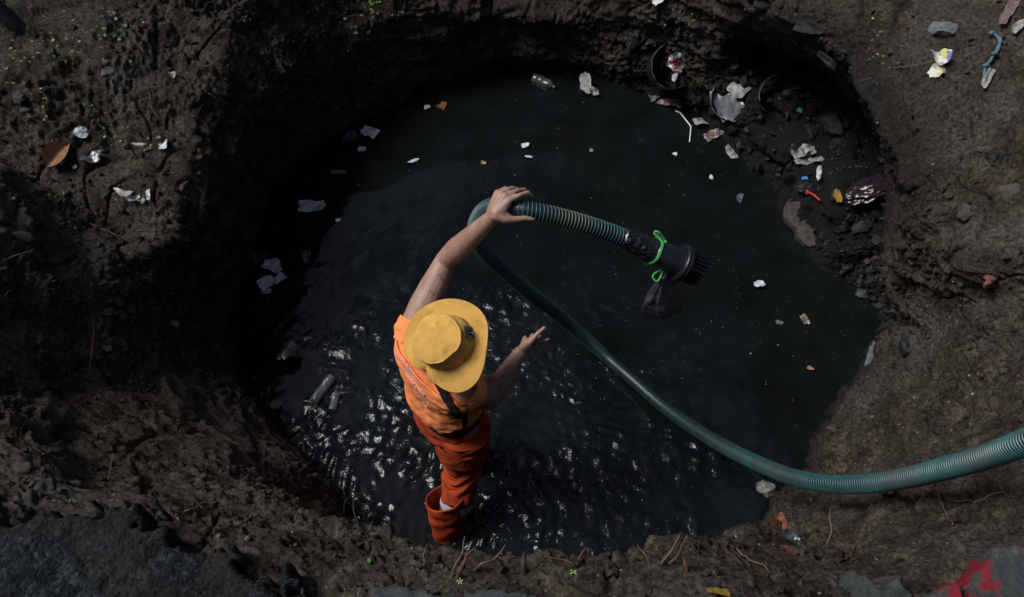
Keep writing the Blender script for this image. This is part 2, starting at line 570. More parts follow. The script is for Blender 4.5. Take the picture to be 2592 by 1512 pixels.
# make sure faces point up
me = ground.data
if np.mean([p.normal.z for p in list(me.polygons)[200000:200400]]) < 0:
    me.flip_normals()
bpy.context.view_layer.update()

def hit(px, py, o=None):
    """point and normal of the ground seen at a photo pixel"""
    r = ray(px, py)
    ok, loc, nor, idx = (o or ground).ray_cast(Vector(CO), Vector(r).normalized())
    if not ok or loc.z < 0:
        p = pz(px, py, 0.0)
        return p, np.array([0, 0, 1.0])
    nv = np.array(nor)
    if np.dot(nv, r) > 0: nv = -nv
    return np.array(loc), nv

# ------------------------------------------------------------------ water
def build_water():
    h = .0088
    xs = np.arange(-2.1, 2.65, h); ys = np.arange(.35, 5.75, h)
    X, Y = np.meshgrid(xs, ys, indexing='ij')
    p2 = np.stack([X.ravel(), Y.ravel(), np.zeros(X.size)], 1)
    x, y = p2[:, 0], p2[:, 1]
    # how stirred the water is: by the legs, by the near bank, along the hose
    g = lambda cx, cy, sx, sy: np.exp(-.5 * (((x - cx) / sx) ** 2 + ((y - cy) / sy) ** 2))
    m = 1.0 * g(-.5, 1.5, .75, .6) + 1.0 * g(.6, 1.3, .75, .5) + .6 * g(.3, 2.1, .6, .45) + .55 * g(-.75, 2.3, .5, .5) + .22 * g(.5, 2.75, .5, .35)
    m *= np.clip(.70 + 1.9 * pnoise(p2 * 3.6, 31) + .9 * pnoise(p2 * 9, 32), .10, 2.2)
    m *= np.clip((1.55 - x) / .5, .06, 1)
    m = np.clip(m, .012, 1.1)
    rng = np.random.RandomState(3)
    warp = .05 * np.stack([pnoise(p2 * 4, 41), pnoise(p2 * 4, 42)], 1)
    u = x + warp[:, 0]; v = y + warp[:, 1]
    z = np.zeros_like(x)
    for i in range(46):
        lam = .038 * (5.5 ** rng.rand())
        a = rng.rand() * 2 * math.pi
        kx, ky = math.cos(a) * 2 * math.pi / lam, math.sin(a) * 2 * math.pi / lam
        z += np.sin(kx * u + ky * v + rng.rand() * 6.28) * lam * .0060
    # rings from the legs
    for cx, cy, amp in ((-.33, 1.38, .0060), (-.2, 1.74, .0035), (-.95, 2.05, .002), (-.72, 1.62, .0035), (-.55, 1.75, .003)):
        r = np.hypot(u - cx, v - cy)
        z += amp * np.sin(2 * math.pi * r / .065) * np.exp(-r / .4)
    z = z * m
    P = np.stack([x, y, z], 1)
    me = mesh_np('water', P, grid_faces(len(xs), len(ys)))
    attr(me, 'rough_water', np.clip(m, .02, 1) * 1.0)
    return obj('water', me, M['water'], kind='structure')
water = build_water()

# ------------------------------------------------------------------ slabs at the near edge
def inside(poly, x, y):
    c = np.zeros(x.shape, bool)
    n = len(poly)
    for i in range(n):
        x1, y1 = poly[i]; x2, y2 = poly[(i + 1) % n]
        cond = ((y1 > y) != (y2 > y)) & (x < (x2 - x1) * (y - y1) / (y2 - y1 + 1e-12) + x1)
        c ^= cond
    return c

def slab(name, poly, top, thick, mat, step=.009, rough=.006, edge=.02, seed=0, slope=(0, 0), **kw):
    """broken slab: outline poly (x,y), a noisy top, crumbled edges and real sides"""
    poly = np.asarray(poly, float)
    lo, hi = poly.min(0) - .05, poly.max(0) + .05
    xs = np.arange(lo[0], hi[0], step); ys = np.arange(lo[1], hi[1], step)
    X, Y = np.meshgrid(xs, ys, indexing='ij')
    q = np.stack([X.ravel(), Y.ravel(), np.zeros(X.size)], 1)
    ex = edge * (pnoise(q * 14, seed + 51) + .6 * pnoise(q * 33, seed + 52)); ey = edge * (pnoise(q * 14, seed + 53) + .6 * pnoise(q * 33, seed + 54))
    ins = inside(poly, q[:, 0] + ex, q[:, 1] + ey).reshape(X.shape)
    cell = ins[:-1, :-1] & ins[1:, :-1] & ins[:-1, 1:] & ins[1:, 1:]
    Z = top + slope[0] * (q[:, 0] - poly[:, 0].mean()) + slope[1] * (q[:, 1] - poly[:, 1].mean())
    Z = Z + rough * (1.6 * pnoise(q * 6, seed + 55) + pnoise(q * 22, seed + 56) + .8 * pnoise(q * 60, seed + 57))
    Z = Z.reshape(X.shape)
    # droop near the broken edge
    d = cell.astype(float)
    full = np.zeros(X.shape); full[:-1, :-1] += d; full[1:, :-1] += d; full[:-1, 1:] += d; full[1:, 1:] += d
    Z = Z - .012 * (full < 4) - .006 * (full < 4) * np.random.RandomState(seed).rand(*X.shape)
    nx, ny = X.shape
    T = np.stack([X, Y, Z], -1).reshape(-1, 3)
    B = T.copy(); B[:, 2] = top - thick
    I, J = np.nonzero(cell)
    a, b, c, e = I * ny + J, (I + 1) * ny + J, (I + 1) * ny + J + 1, I * ny + J + 1
    quads = [np.stack([a, b, c, e], 1)]
    n0 = len(T)
    cp = np.pad(cell, 1)
    for di, dj, v0, v1 in ((-1, 0, e, a), (1, 0, b, c), (0, -1, a, b), (0, 1, c, e)):
        s = ~cp[I + 1 + di, J + 1 + dj]
        quads.append(np.stack([v0[s], v0[s] + n0, v1[s] + n0, v1[s]], 1))
    qd = np.vstack(quads)
    used = np.unique(qd)
    mp = -np.ones(2 * n0, int); mp[used] = np.arange(len(used))
    me = mesh_np(name, np.vstack([T, B])[used], mp[qd])
    return obj(name, me, mat, **kw)

def polyd(pts, z): return [tuple(dz(a, b, z)[:2]) for a, b in pts]

slab('asphalt_pavement', polyd([(-250, 1265), (0, 1250), (120, 1255), (200, 1222), (330, 1225), (390, 1290), (470, 1330), (560, 1345), (640, 1400), (720, 1430), (800, 1475), (860, 1560), (-250, 1600)], 1.93),
     1.915, .16, M['asphalt'], .007, .011, .06, 3, kind='structure')

def mat_concrete(name, paint=False):
    m, t, b = nodemat(name)
    p = geo_pos(t)
    n1 = noise_node(t, 14, 6, .7, p); n2 = noise_node(t, 110, 5, .7, p)
    c = ramp(t, n1.outputs[0], [(.3, (.022, .026, .026)), (.55, (.045, .049, .048)), (.75, (.075, .077, .074))]).outputs[0]
    c = mixc(t, .7, c, ramp(t, n2.outputs[0], [(.3, .55), (.7, 1.4)]).outputs[0], 'MULTIPLY')
    if paint:
        w1 = noise_node(t, 5.5, 5, .62, p, .3)
        mk = ramp(t, w1.outputs[0], [(.50, 0), (.535, 1)]).outputs[0]
        chip = ramp(t, noise_node(t, 45, 4, .6, p).outputs[0], [(.36, 0), (.46, 1)]).outputs[0]
        c = mixc(t, math_(t, 'MULTIPLY', mk, chip), c, (.17, .013, .02))
    t.links.new(c, b.inputs['Base Color'])
    b.inputs['Roughness'].default_value = .9
    b.inputs['Specular IOR Level'].default_value = .1
    bump(t, b, n2.outputs[0], .6, .006)
    return m
M['concrete'] = mat_concrete('concrete')
M['concrete_red'] = mat_concrete('painted_concrete', True)
slab('concrete_block', polyd([(905, 1438), (1000, 1442), (1120, 1448), (1130, 1600), (900, 1600)], 1.98), 1.98, .14, M['concrete'], .007, .004, .012, 11,
     label='grey concrete block at the bottom edge below the worker, left of its twin', cat='concrete')
slab('concrete_block', polyd([(1128, 1447), (1200, 1441), (1300, 1452), (1370, 1470), (1400, 1600), (1138, 1600)], 1.98), 1.98, .14, M['concrete'], .007, .004, .014, 12,
     label='chipped grey concrete block at the bottom edge under a green seedling', cat='concrete')
slab('painted_concrete_slab', polyd([(2455, 1345), (2560, 1330), (2660, 1350), (2680, 1560), (2440, 1560), (2420, 1490), (2405, 1440), (2400, 1395)], 2.03), 2.03, .14, M['concrete_red'], .006, .004, .012, 13,
     label='smooth grey concrete slab splashed with red paint, bottom right corner', cat='concrete')
slab('painted_concrete_slab', polyd([(2320, 1440), (2362, 1425), (2390, 1480), (2400, 1560), (2230, 1560), (2270, 1490)], 2.0), 2.0, .13, M['concrete_red'], .006, .004, .012, 14,
     label='smaller broken concrete piece with a red stripe left of the painted slab', cat='concrete')
slab('mortar_lump', polyd([(2085, 1440), (2180, 1395), (2250, 1400), (2290, 1440), (2240, 1500), (2120, 1530)], 1.86), 1.81, .12, M['concrete'], .007, .007, .05, 15,
     label='rough greenish grey mortar lump between the roots and the red painted slab', cat='concrete')
slab('mortar_lump', polyd([(1790, 1425), (1890, 1415), (1950, 1440), (1930, 1500), (1800, 1520)], 1.9), 1.84, .1, M['concrete'], .007, .008, .02, 16,
     label='flat grey mortar lump at the bottom edge right of the stick bundle', cat='concrete')

# ------------------------------------------------------------------ suction hose
HOSE_R = .0325
hp = [(1640, 632, 3.19), (1590, 608, 3.16), (1520, 581, 3.12), (1440, 557, 3.08), (1370, 540, 3.05), (1312, 530, 3.05), (1262, 522, 3.10),
      (1222, 538, 3.24), (1203, 585, 3.46), (1224, 636, 3.70), (1274, 683, 3.92), (1342, 743, 4.10), (1404, 790, 4.35), (1510, 882, 4.59), (1590, 952, 4.50),
      (1690, 1038, 4.32), (1800, 1112, 4.06), (1900, 1165, 3.78), (2000, 1206, 3.50), (2100, 1225, 3.27), (2200, 1224, 3.06), (2292, 1210, 2.84),
      (2400, 1184, 2.58), (2500, 1155, 2.36), (2592, 1121, 2.16), (2690, 1080, 2.02), (2820, 1025, 1.95), (2990, 960, 1.95)]
hose_pts = np.array([pd(*p) for p in hp])
for i in range(17, len(hose_pts)):         # lie on the bank, never inside it
    q, _ = hit(hp[i][0], hp[i][1])
    dq = depth_of(q)
    if dq < hp[i][2] + .045:
        hose_pts[i] = pd(hp[i][0], hp[i][1], dq - .045)
for x_, y_, up_ in ((2.0, .93, .30), (2.5, .9, .16), (3.1, .85, .045), (4.0, .8, .045), (5.2, .9, .045)):     # away over the bank to the pump
    ok, loc, _n, _i = ground.ray_cast(Vector((x_, y_, 9)), Vector((0, 0, -1)))
    hose_pts = np.vstack([hose_pts, [x_, y_, loc.z + up_]])
hose_path, hose_s = resample(catmull(hose_pts, 1200), .006)
hose = empty('suction_hose', pz(1510, 880, 0), 'ribbed teal suction hose held by the worker and running over the right bank', 'hose')
v, q, t_ = tube_arrays(hose_path, HOSE_R, 28)
obj('tube', mesh_np('tube', v, q, t_), M['tube'], hose)

def build_rib():
    L = hose_s[-1]
    fine, fs = resample(hose_path, .001)
    T, Nn, Bb = frames(fine)
    # pitch opens up on the length that bends over the hand towards the strainer
    arc_hand = hose_s[np.argmin(np.linalg.norm(hose_path - pd(1345, 535, 3.05), axis=1))]
    pitch = .0140 - .0006 * (1 / (1 + np.exp((fs - arc_hand) / .02)))
    phase = np.concatenate([[0], np.cumsum(np.diff(fs) / pitch[:-1])])
    nseg = 22
    n = int(phase[-1] * nseg)
    ph = np.linspace(0, phase[-1], n)
    s = np.interp(ph, phase, fs)
    ii = np.clip(s / .001, 0, len(fine) - 2).astype(int)
    ff = (s / .001 - ii)[:, None]; ff = np.clip(ff, 0, 1)
    lerp = lambda A: A[ii] * (1 - ff) + A[ii + 1] * ff
    c, nn, bb, tt = lerp(fine), lerp(Nn), lerp(Bb), lerp(T)
    a = 2 * math.pi * ph
    rad = np.cos(a)[:, None] * nn + np.sin(a)[:, None] * bb
    wid = .0030 - .0010 * (1 / (1 + np.exp((s - arc_hand) / .02)))
    hgt = np.full(n, .0042)
    prof = [(-1, -.3), (-.75, .55), (0, 1), (.75, .55), (1, -.3)]
    V = np.stack([c + rad * (HOSE_R + hgt * b)[:, None] + tt * (wid * a_)[:, None] for a_, b in prof], 1)
    me = mesh_np('spiral_rib', V.reshape(-1, 3), grid_faces(n, 5))
    S = np.repeat(s, 5)
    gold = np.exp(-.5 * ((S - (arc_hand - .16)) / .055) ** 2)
    dirt = np.clip(pnoise(np.stack([S * 5, S * 0, S * 0], 1), 61) * .8 + .8 * pnoise(V.reshape(-1, 3) * 9, 62) + .18 + .15 * (S > 2.6), 0, 1) * (S > arc_hand + .05)
    attr(me, 'gold', gold); attr(me, 'dirt', dirt * .8)
    return me
m, t, b = nodemat('rib_teal')
p = geo_pos(t)
at1 = t.nodes.new('ShaderNodeAttribute'); at1.attribute_name = 'gold'
at2 = t.nodes.new('ShaderNodeAttribute'); at2.attribute_name = 'dirt'
c = ramp(t, noise_node(t, 30, 4, .6, p).outputs[0], [(.3, (.012, .052, .054)), (.7, (.030, .100, .095))]).outputs[0]
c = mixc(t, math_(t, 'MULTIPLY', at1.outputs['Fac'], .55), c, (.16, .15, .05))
c = mixc(t, at2.outputs['Fac'], c, (.038, .042, .038))
t.links.new(c, b.inputs['Base Color'])
b.inputs['Roughness'].default_value = .42
bump(t, b, noise_node(t, 160, 3, .6, p).outputs[0], .15, .002)
M['rib'] = m
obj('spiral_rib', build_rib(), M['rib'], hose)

# strainer at the free end
ax0 = pd(1590, 608, 3.16); ax1 = pd(1790, 696, 3.27)
AXD = (ax1 - ax0) / np.linalg.norm(ax1 - ax0)
A1 = np.cross(AXD, [0, 0, 1.0]); A1 /= np.linalg.norm(A1); A2 = np.cross(A1, AXD)
def turned(profile, ns=44, origin=None, wob=0, seed=0):
    """profile: (distance along the axis, radius)"""
    pr = np.array(profile)
    o = ax0 if origin is None else origin
    a = np.linspace(0, 2 * math.pi, ns, endpoint=False)
    rr = pr[:, 1][:, None] * np.ones(ns)
    V = o + pr[:, 0][:, None, None] * AXD + rr[..., None] * (np.cos(a)[None, :, None] * A1 + np.sin(a)[None, :, None] * A2)
    if wob:
        rad = (np.cos(a)[None, :, None] * A1 + np.sin(a)[None, :, None] * A2)
        dd = wob * (np.abs(pnoise(V.reshape(-1, 3) * np.array([28, 28, 28]), 71 + seed)) * 1.4 + .6 * pnoise(V.reshape(-1, 3) * 70, 72 + seed))
        V = V + rad * dd.reshape(V.shape[:2])[..., None]
    return loft(V)
def dense(prof, k=10):
    pr = np.array(prof, float); out = []
    for i in range(len(pr) - 1):
        for j in range(k): out.append(pr[i] + (pr[i + 1] - pr[i]) * j / k)
    out.append(pr[-1]); return out
wrap = MB(); wrap.add(*turned(dense([(-.030, .032), (-.024, .039), (.02, .042), (.06, .047), (.105, .0485), (.118, .045)], 12), 72, None, .006))
obj('plastic_wrapping', wrap.mesh('plastic_wrapping'), M['black_plastic'], hose, label='crinkled black plastic wrapping taped round the hose end')
v, q, tt = turned([(.108, .040), (.112, .052), (.118, .054), (.218, .055), (.226, .060), (.234, .062)])
sb = obj('strainer_body', mesh_np('strainer_body', v, q, tt, True), M['strainer'], hose)
v, q, tt = turned([(.228, .062), (.229, .075), (.233, .079), (.241, .079), (.2425, .077), (.2445, .077), (.246, .079), (.254, .079), (.258, .074), (.259, .05)])
obj('flange', mesh_np('flange', v, q, tt, True), M['strainer'], hose)
v, q, tt = turned([(.258, .042), (.33, .042), (.333, .03)])
cage = obj('strainer_cage', mesh_np('strainer_cage', v, q, tt), M['strainer'], hose)
fb = []
for k in range(24):
    a = 2 * math.pi * k / 24
    rd = math.cos(a) * A1 + math.sin(a) * A2; tg = -math.sin(a) * A1 + math.cos(a) * A2
    V = []
    for s_, r0, r1 in ((.258, .040, .064), (.325, .040, .064), (.334, .040, .058)):
        for rr, tw in ((r0, -.0026), (r1, -.0022), (r1, .0022), (r0, .0026)):
            V.append(ax0 + AXD * s_ + rd * rr + tg * tw)
    v, q, tt = loft(np.array(V).reshape(3, 4, 3))
    obj('fin', mesh_np('fin', v, q, tt, False), M['strainer'], cage)

# green string round the strainer, with two loops
st = MB()
a = np.linspace(0, 2 * math.pi, 60)
ringc = ax0 + AXD * .112
rp = np.array([ringc + (.0545 + .002 * math.sin(5 * x)) * (math.cos(x) * A1 + math.sin(x) * A2) + AXD * (.005 * math.sin(x + .6)) for x in a])
for off in (0, .0045):
    st.tube(rp + AXD * off, .0032, 7)
def loop_px(pts, depth, r=.003):
    P = np.array([pd(x, y, depth + dd) for x, y, dd in pts])
    st.tube(catmull(P, 60, True)[:60], r, 7)
loop_px([(1684, 613, .0), (1672, 601, -.01), (1660, 590, -.02), (1658, 586, -.02), (1665, 586, -.02), (1673, 592, -.01), (1680, 603, 0)], 3.10)
loop_px([(1684, 613, 0), (1676, 604, -.01), (1664, 598, -.02), (1656, 592, -.02), (1660, 586, -.02), (1668, 590, -.02), (1677, 603, 0)], 3.095)
kv, kq, kt = loft(np.array([[pd(1685 + 4 * math.cos(x) * s_, 613 + 4 * math.sin(x) * s_, 3.085 + .008 * (j - 2)) for x in np.linspace(0, 6.28, 12, endpoint=False)] for j, s_ in enumerate((.5, 1, 1.1, .9, .4))]))
st.add(kv, kq, kt)
loop_px([(1674, 686, 0), (1664, 688, -.01), (1654, 696, -.015), (1653, 704, -.015), (1660, 713, -.01), (1667, 710, -.005), (1674, 697, 0)], 3.21, .0034)
loop_px([(1675, 687, 0), (1666, 690, -.01), (1656, 697, -.015), (1655, 703, -.015), (1661, 711, -.01), (1668, 707, -.005), (1673, 695, 0)], 3.215, .003)
st.tube(catmull(np.array([pd(1672, 676, 3.235), pd(1674, 684, 3.215), pd(1680, 692, 3.22)]), 12), .0032, 7)
obj('green_string', st.mesh('green_string'), M['string'], hose)

# black bag hanging from the string
def build_bag():
    top = pd(1679, 702, 3.215)
    nr, na = 30, 60
    rings = []
    prof = [(0, .010), (.035, .020), (.08, .048), (.13, .076), (.17, .090), (.21, .090), (.25, .076), (.275, .054), (.29, .022)]
    pr = np.array(prof)
    hs = np.linspace(0, .29, nr)
    rr = np.interp(hs, pr[:, 0], pr[:, 1])
    for h_, r_ in zip(hs, rr):
        a = np.linspace(0, 2 * math.pi, na, endpoint=False)
        # gathered pleats at the neck, flat facets below
        ple = 1 + .22 * np.sin(a * 9 + 1.3 * np.sin(a * 2)) * np.clip(1 - h_ / .16, 0, 1)
        facet = 1 / np.maximum(np.abs(np.cos(((a + .5) % (2 * math.pi / 5)) - math.pi / 5)), .1)
        k = np.clip((h_ - .08) / .06, 0, 1)
        rad = r_ * ple * (1 + (facet * .88 - 1) * k)
        rings.append(np.stack([rad * np.cos(a), rad * np.sin(a) * .62, np.full(na, -h_)], 1))
    V = np.array(rings)
    V += (.010 * (np.abs(pnoise(V.reshape(-1, 3) * 16, 81))) + .004 * pnoise(V.reshape(-1, 3) * 45, 82)).reshape(V.shape[:2])[..., None] * np.array([1, 1, .5])
    V[..., 0] += .03 * (-V[..., 2] / .22)
    ca, sa = math.cos(.35), math.sin(.35)
    V = V @ np.array([[ca, sa, 0], [-sa, ca, 0], [0, 0, 1]])
    v, q, tt = loft(V)
    return v, q, tt, top
v, q, tt, top = build_bag()
me = mesh_np('black_bag', v, q, tt)
bag = obj('black_bag', me, M['bag_film'], label='small knotted black plastic bag hanging below the hose strainer', cat='bag')
bag.location = tuple(top)

# ------------------------------------------------------------------ the worker
def mat_skin():
    m, t, b = nodemat('skin')
    p = geo_pos(t)
    n1 = noise_node(t, 12, 5, .6, p); n2 = noise_node(t, 160, 4, .6, p)
    c = ramp(t, n1.outputs[0], [(.3, (.25, .135, .095)), (.7, (.36, .215, .16))]).outputs[0]
    mud = ramp(t, noise_node(t, 38, 5, .7, p).outputs[0], [(.56, 0), (.70, .8)]).outputs[0]
    c = mixc(t, mud, c, (.05, .04, .035))
    t.links.new(c, b.inputs['Base Color'])
    b.inputs['Roughness'].default_value = .5
    b.inputs['Specular IOR Level'].default_value = .35
    b.inputs['Subsurface Weight'].default_value = .08
    b.inputs['Subsurface Radius'].default_value = (.012, .005, .003)
    bump(t, b, n2.outputs[0], .22, .003)
    return m
M['skin'] = mat_skin()

def mat_cloth(name, col, stain=(.05, .035, .02), stain_amt=.5, weave=420, rough=.9, mscale=7):
    m, t, b = nodemat(name)
    p = geo_pos(t)
    n1 = noise_node(t, mscale, 6, .65, p)
    c = ramp(t, n1.outputs[0], [(.3, tuple(x * .82 for x in col)), (.7, tuple(min(1, x * 1.12) for x in col))]).outputs[0]
    s = ramp(t, noise_node(t, 19, 6, .7, p).outputs[0], [(.60, 0), (.76, stain_amt)]).outputs[0]
    c = mixc(t, s, c, stain)
    t.links.new(c, b.inputs['Base Color'])
    b.inputs['Roughness'].default_value = rough
    b.inputs['Specular IOR Level'].default_value = .25
    b.inputs['Sheen Weight'].default_value = .0
    n2 = noise_node(t, weave, 3, .6, p)
    n3 = noise_node(t, 45, 3, .6, p)
    bump(t, b, math_(t, 'ADD', math_(t, 'MULTIPLY', n2.outputs[0], .3), n3.outputs[0]), .35, .005)
    return m
M['vest'] = mat_cloth('orange_vest_cloth', (.88, .265, .085), (.52, .12, .03), .3, mscale=3)
M['trouser'] = mat_cloth('rust_orange_cloth', (.30, .036, .008), (.05, .014, .007), .8)
M['hat'] = mat_cloth('ochre_cotton', (.55, .305, .072), (.11, .065, .025), .85, mscale=11)
M['black_cloth'] = mat_cloth('black_cloth', (.010, .010, .011), (.02, .02, .02), .3)
M['boot'] = simple('orange_rubber', (.29, .038, .010), .5, .35, 16, .25, .004)
M['reflect'] = simple('silver_tape', (.36, .40, .44), .35, .2, 30, .2)
M['letter'] = simple('lilac_thread', (.60, .56, .74), .7, .2, 200, .5)
M['hair'] = simple('black_hair', (.008, .007, .006), .5, .4, 60, .6)

def solve_depth(p_from, px, py, length, lo, hi):
    """depth along a pixel's line of sight that lies `length` from p_from (nearest solution)"""
    ds = np.linspace(lo, hi, 400)
    e = [abs(np.linalg.norm(pd(px, py, d) - p_from) - length) for d in ds]
    return ds[int(np.argmin(e))]

LSH = pz(1046, 835, 1.17)
RSH = pz(1186, 985, 1.10)
MID = (LSH + RSH) / 2
LAT = RSH - LSH; LAT[2] = 0; LAT /= np.linalg.norm(LAT)          # towards his right
FWD = np.cross([0, 0, 1.0], LAT); FWD /= np.linalg.norm(FWD)
LEL = pd(1128, 660, solve_depth(LSH, 1128, 660, .30, 3.0, 3.45))
LWR = pd(1248, 549, 3.045)
REL = pz(1240, 1012, .90)
RWR = pd(1316, 893, depth_of(REL) - .03)
HIP = pz(1136, 1032, .70)
RHIP = HIP + LAT * .085 + np.array([0, 0, -.03])
LHIP = HIP - LAT * .085 + np.array([0, 0, -.03])
RKN = pz(1172, 1172, .36)
RAN = pz(1134, 1345, -.02)
LFT = pz(1188, 1185, -.1)
LKN = (LHIP + LFT) / 2 + np.array([.05, .04, 0])
HATN = np.array([-.36, -.34, .84]); HATN /= np.linalg.norm(HATN)
HATC = pz(1131, 868, 1.335)                # centre of the brim's plane
HEAD = HATC - HATN * .045
NECK = MID + np.array([0, 0, .03])
print('ARM', np.linalg.norm(LEL - LSH), np.linalg.norm(LWR - LEL), np.linalg.norm(REL - RSH), np.linalg.norm(RWR - REL), 'shoulders', np.linalg.norm(LSH - RSH), 'FWD', FWD, 'HIP', HIP, 'MID', MID, 'HEAD', HEAD)

bones = []          # (p0, r0, p1, r1)
def bone(a, ra, b_, rb): bones.append((np.asarray(a, float), ra, np.asarray(b_, float), rb))
# trunk
bone(HIP, .105, HIP + (MID - HIP) * .5, .10)
for s_ in (-1, 1):
    bone(HIP + LAT * .06 * s_, .09, MID + LAT * .07 * s_ - [0, 0, .08], .10)
    bone(MID + LAT * .08 * s_ - [0, 0, .05], .085, (LSH if s_ < 0 else RSH), .058)
bone(MID, .07, HEAD - HATN * .05, .055)
# head, nose, ears, chin
bone(HEAD, .082, HEAD + FWD * .02 - HATN * .03, .078)
bone(HEAD - HATN * .03 + FWD * .03, .06, HEAD - HATN * .105 + FWD * .055, .042)
bone(HEAD + FWD * .085 - HATN * .03, .010, HEAD + FWD * .108 - HATN * .055, .013)
bone(HEAD + FWD * .085 - HATN * .088, .014, HEAD + FWD * .086 - HATN * .09, .014)
for s_ in (-1, 1):
    bone(HEAD + LAT * .083 * s_ - HATN * .02, .012, HEAD + LAT * .088 * s_ - HATN * .06, .010)
    bone(HEAD + LAT * .035 * s_ + FWD * .078 - HATN * .012, .012, HEAD + LAT * .012 * s_ + FWD * .084 - HATN * .014, .010)
# left arm: deltoid, biceps, elbow, forearm
def arm(S, E, Wr, bulge=1.0):
    u = E - S
    bone(S, .062, S + u * .35, .063); bone(S + u * .35, .063, S + u * .62, .057); bone(S + u * .62, .057, E, .043)
    f = Wr - E
    bone(E, .043, E + f * .28, .050); bone(E + f * .28, .050, E + f * .62, .040); bone(E + f * .62, .040, Wr, .0285)
arm(LSH, LEL, LWR); arm(RSH, REL, RWR)
# legs
for H_, K_, F_ in ((RHIP, RKN, RAN), (LHIP, LKN, LFT)):
    bone(H_, .085, K_, .055); bone(K_, .055, F_, .04)
    bone(F_ - [0, 0, .22], .04, F_ - [0, 0, .25] + FWD * .14, .035); bone(F_, .04, F_ - [0, 0, .22], .04)

def chain(pts, rads):
    for i in range(len(pts) - 1): bone(pts[i], rads[i], pts[i + 1], rads[i + 1])
# left hand closed over the hose (fingers over the far side, thumb along the near side)
D0 = 3.05
def lh(x, y, e): return pd(x, y, D0 - e)
K = [lh(1289, 508, .048), lh(1279, 497, .040), lh(1269, 490, .026), lh(1259, 489, .008)]
Wc = [lh(1256, 541, .044), lh(1252, 537, .04), lh(1248, 533, .03), lh(1244, 532, .018)]
for k_, w_ in zip(K, Wc):
    chain([LWR, w_ * .5 + LWR * .5, w_, k_], [.026, .024, .0185, .0135])
bone(Wc[0], .018, lh(1275, 530, .044), .016); bone(lh(1275, 530, .044), .015, K[0], .0125)
FR = [.0112, .0098, .0090, .0078]
chain([K[0], lh(1315, 495, .038), lh(1336, 488, .014), lh(1347, 497, -.012)], FR)
chain([K[1], lh(1308, 483, .022), lh(1328, 481, -.006), lh(1333, 495, -.030)], FR)
chain([K[2], lh(1296, 477, .004), lh(1312, 480, -.022), lh(1314, 497, -.042)], FR)
chain([K[3], lh(1280, 477, -.012), lh(1292, 482, -.032), lh(1292, 498, -.046)], [.0105, .0088, .0080, .0070])
chain([lh(1256, 546, .042), lh(1280, 556, .040), lh(1304, 556, .034), lh(1330, 553, .028), lh(1349, 555, .022)], [.020, .0165, .0125, .0108, .0085])
bone(lh(1272, 538, .04), .016, lh(1286, 548, .036), .012)
# right hand open, index finger pointing, the others curled
D1 = depth_of(RWR)
def rh(x, y, e): return pd(x, y, D1 - e)
RK = [rh(1351, 856, .012), rh(1349, 862, -.012), rh(1345, 868, -.034), rh(1338, 874, -.052)]
for i, k_ in enumerate(RK):
    chain([RWR, (RWR + k_) / 2, k_], [.026, .0185, .0125])
chain([RK[0], rh(1361, 845, .014), rh(1369, 838, .012), rh(1378, 830, .010)], [.0112, .0098, .0092, .0078])
chain([RK[1], rh(1366, 855, -.020), rh(1368, 853, -.04), rh(1360, 858, -.05)], FR)
chain([RK[2], rh(1362, 866, -.040), rh(1378, 864, -.052), rh(1388, 860, -.058)], FR)
chain([RK[3], rh(1353, 872, -.06), rh(1364, 868, -.075), rh(1370, 862, -.08)], [.010, .0088, .008, .007])
chain([rh(1322, 882, .014), rh(1326, 868, .004), rh(1327, 860, -.004), rh(1330, 854, -.012)], [.017, .0125, .0105, .0085])
chain([rh(1330, 876, .016), rh(1343, 858, .0), rh(1348, 848, -.014)], [.013, .010, .0085])

def build_body():
    bm = bmesh.new()
    for a, ra, b_, rb in bones:
        d = b_ - a
        L = max(np.linalg.norm(d), 1e-4)
        zax = d / L
        x = np.cross(zax, [0.3, .5, .81]); x /= np.linalg.norm(x); y = np.cross(zax, x)
        ns = 18
        rings = []
        for s_ in np.linspace(-1, 1, 16):
            # two hemispheres joined by a cone
            pass
        prof = []
        for th in np.linspace(-math.pi / 2, 0, 6): prof.append((ra * math.sin(th), ra * math.cos(th)))
        for th in np.linspace(0, math.pi / 2, 6): prof.append((L + rb * math.sin(th), rb * math.cos(th)))
        rows = []
        for (h, r_) in prof[1:-1]:
            row = []
            for j in range(ns):
                an = 2 * math.pi * j / ns
                row.append(bm.verts.new(a + zax * h + r_ * (math.cos(an) * x + math.sin(an) * y)))
            rows.append(row)
        p0 = bm.verts.new(a - zax * ra); p1 = bm.verts.new(b_ + zax * rb)
        for i in range(len(rows) - 1):
            for j in range(ns):
                j2 = (j + 1) % ns
                bm.faces.new((rows[i][j], rows[i][j2], rows[i + 1][j2], rows[i + 1][j]))
        for j in range(ns):
            j2 = (j + 1) % ns
            bm.faces.new((p0, rows[0][j2], rows[0][j])); bm.faces.new((p1, rows[-1][j], rows[-1][j2]))
    me = bpy.data.meshes.new('body_source')
    bm.to_mesh(me); bm.free()
    o = bpy.data.objects.new('body_source', me)
    COL.objects.link(o)
    rm = o.modifiers.new('remesh', 'REMESH'); rm.mode = 'VOXEL'; rm.voxel_size = .0036; rm.use_smooth_shade = True
    sm = o.modifiers.new('smooth', 'SMOOTH'); sm.factor = .5; sm.iterations = 7
    dg = bpy.context.evaluated_depsgraph_get()
    res = bpy.data.meshes.new_from_object(o.evaluated_get(dg))
    bpy.data.objects.remove(o, do_unlink=True)
    res.polygons.foreach_set('use_smooth', np.ones(len(res.polygons), bool))
    res.materials.clear()
    return res
person = empty('person', (HIP[0], HIP[1], -.05), 'worker in ochre hat and orange vest standing in the sewage holding the hose', 'person')
obj('body', build_body(), M['skin'], person)

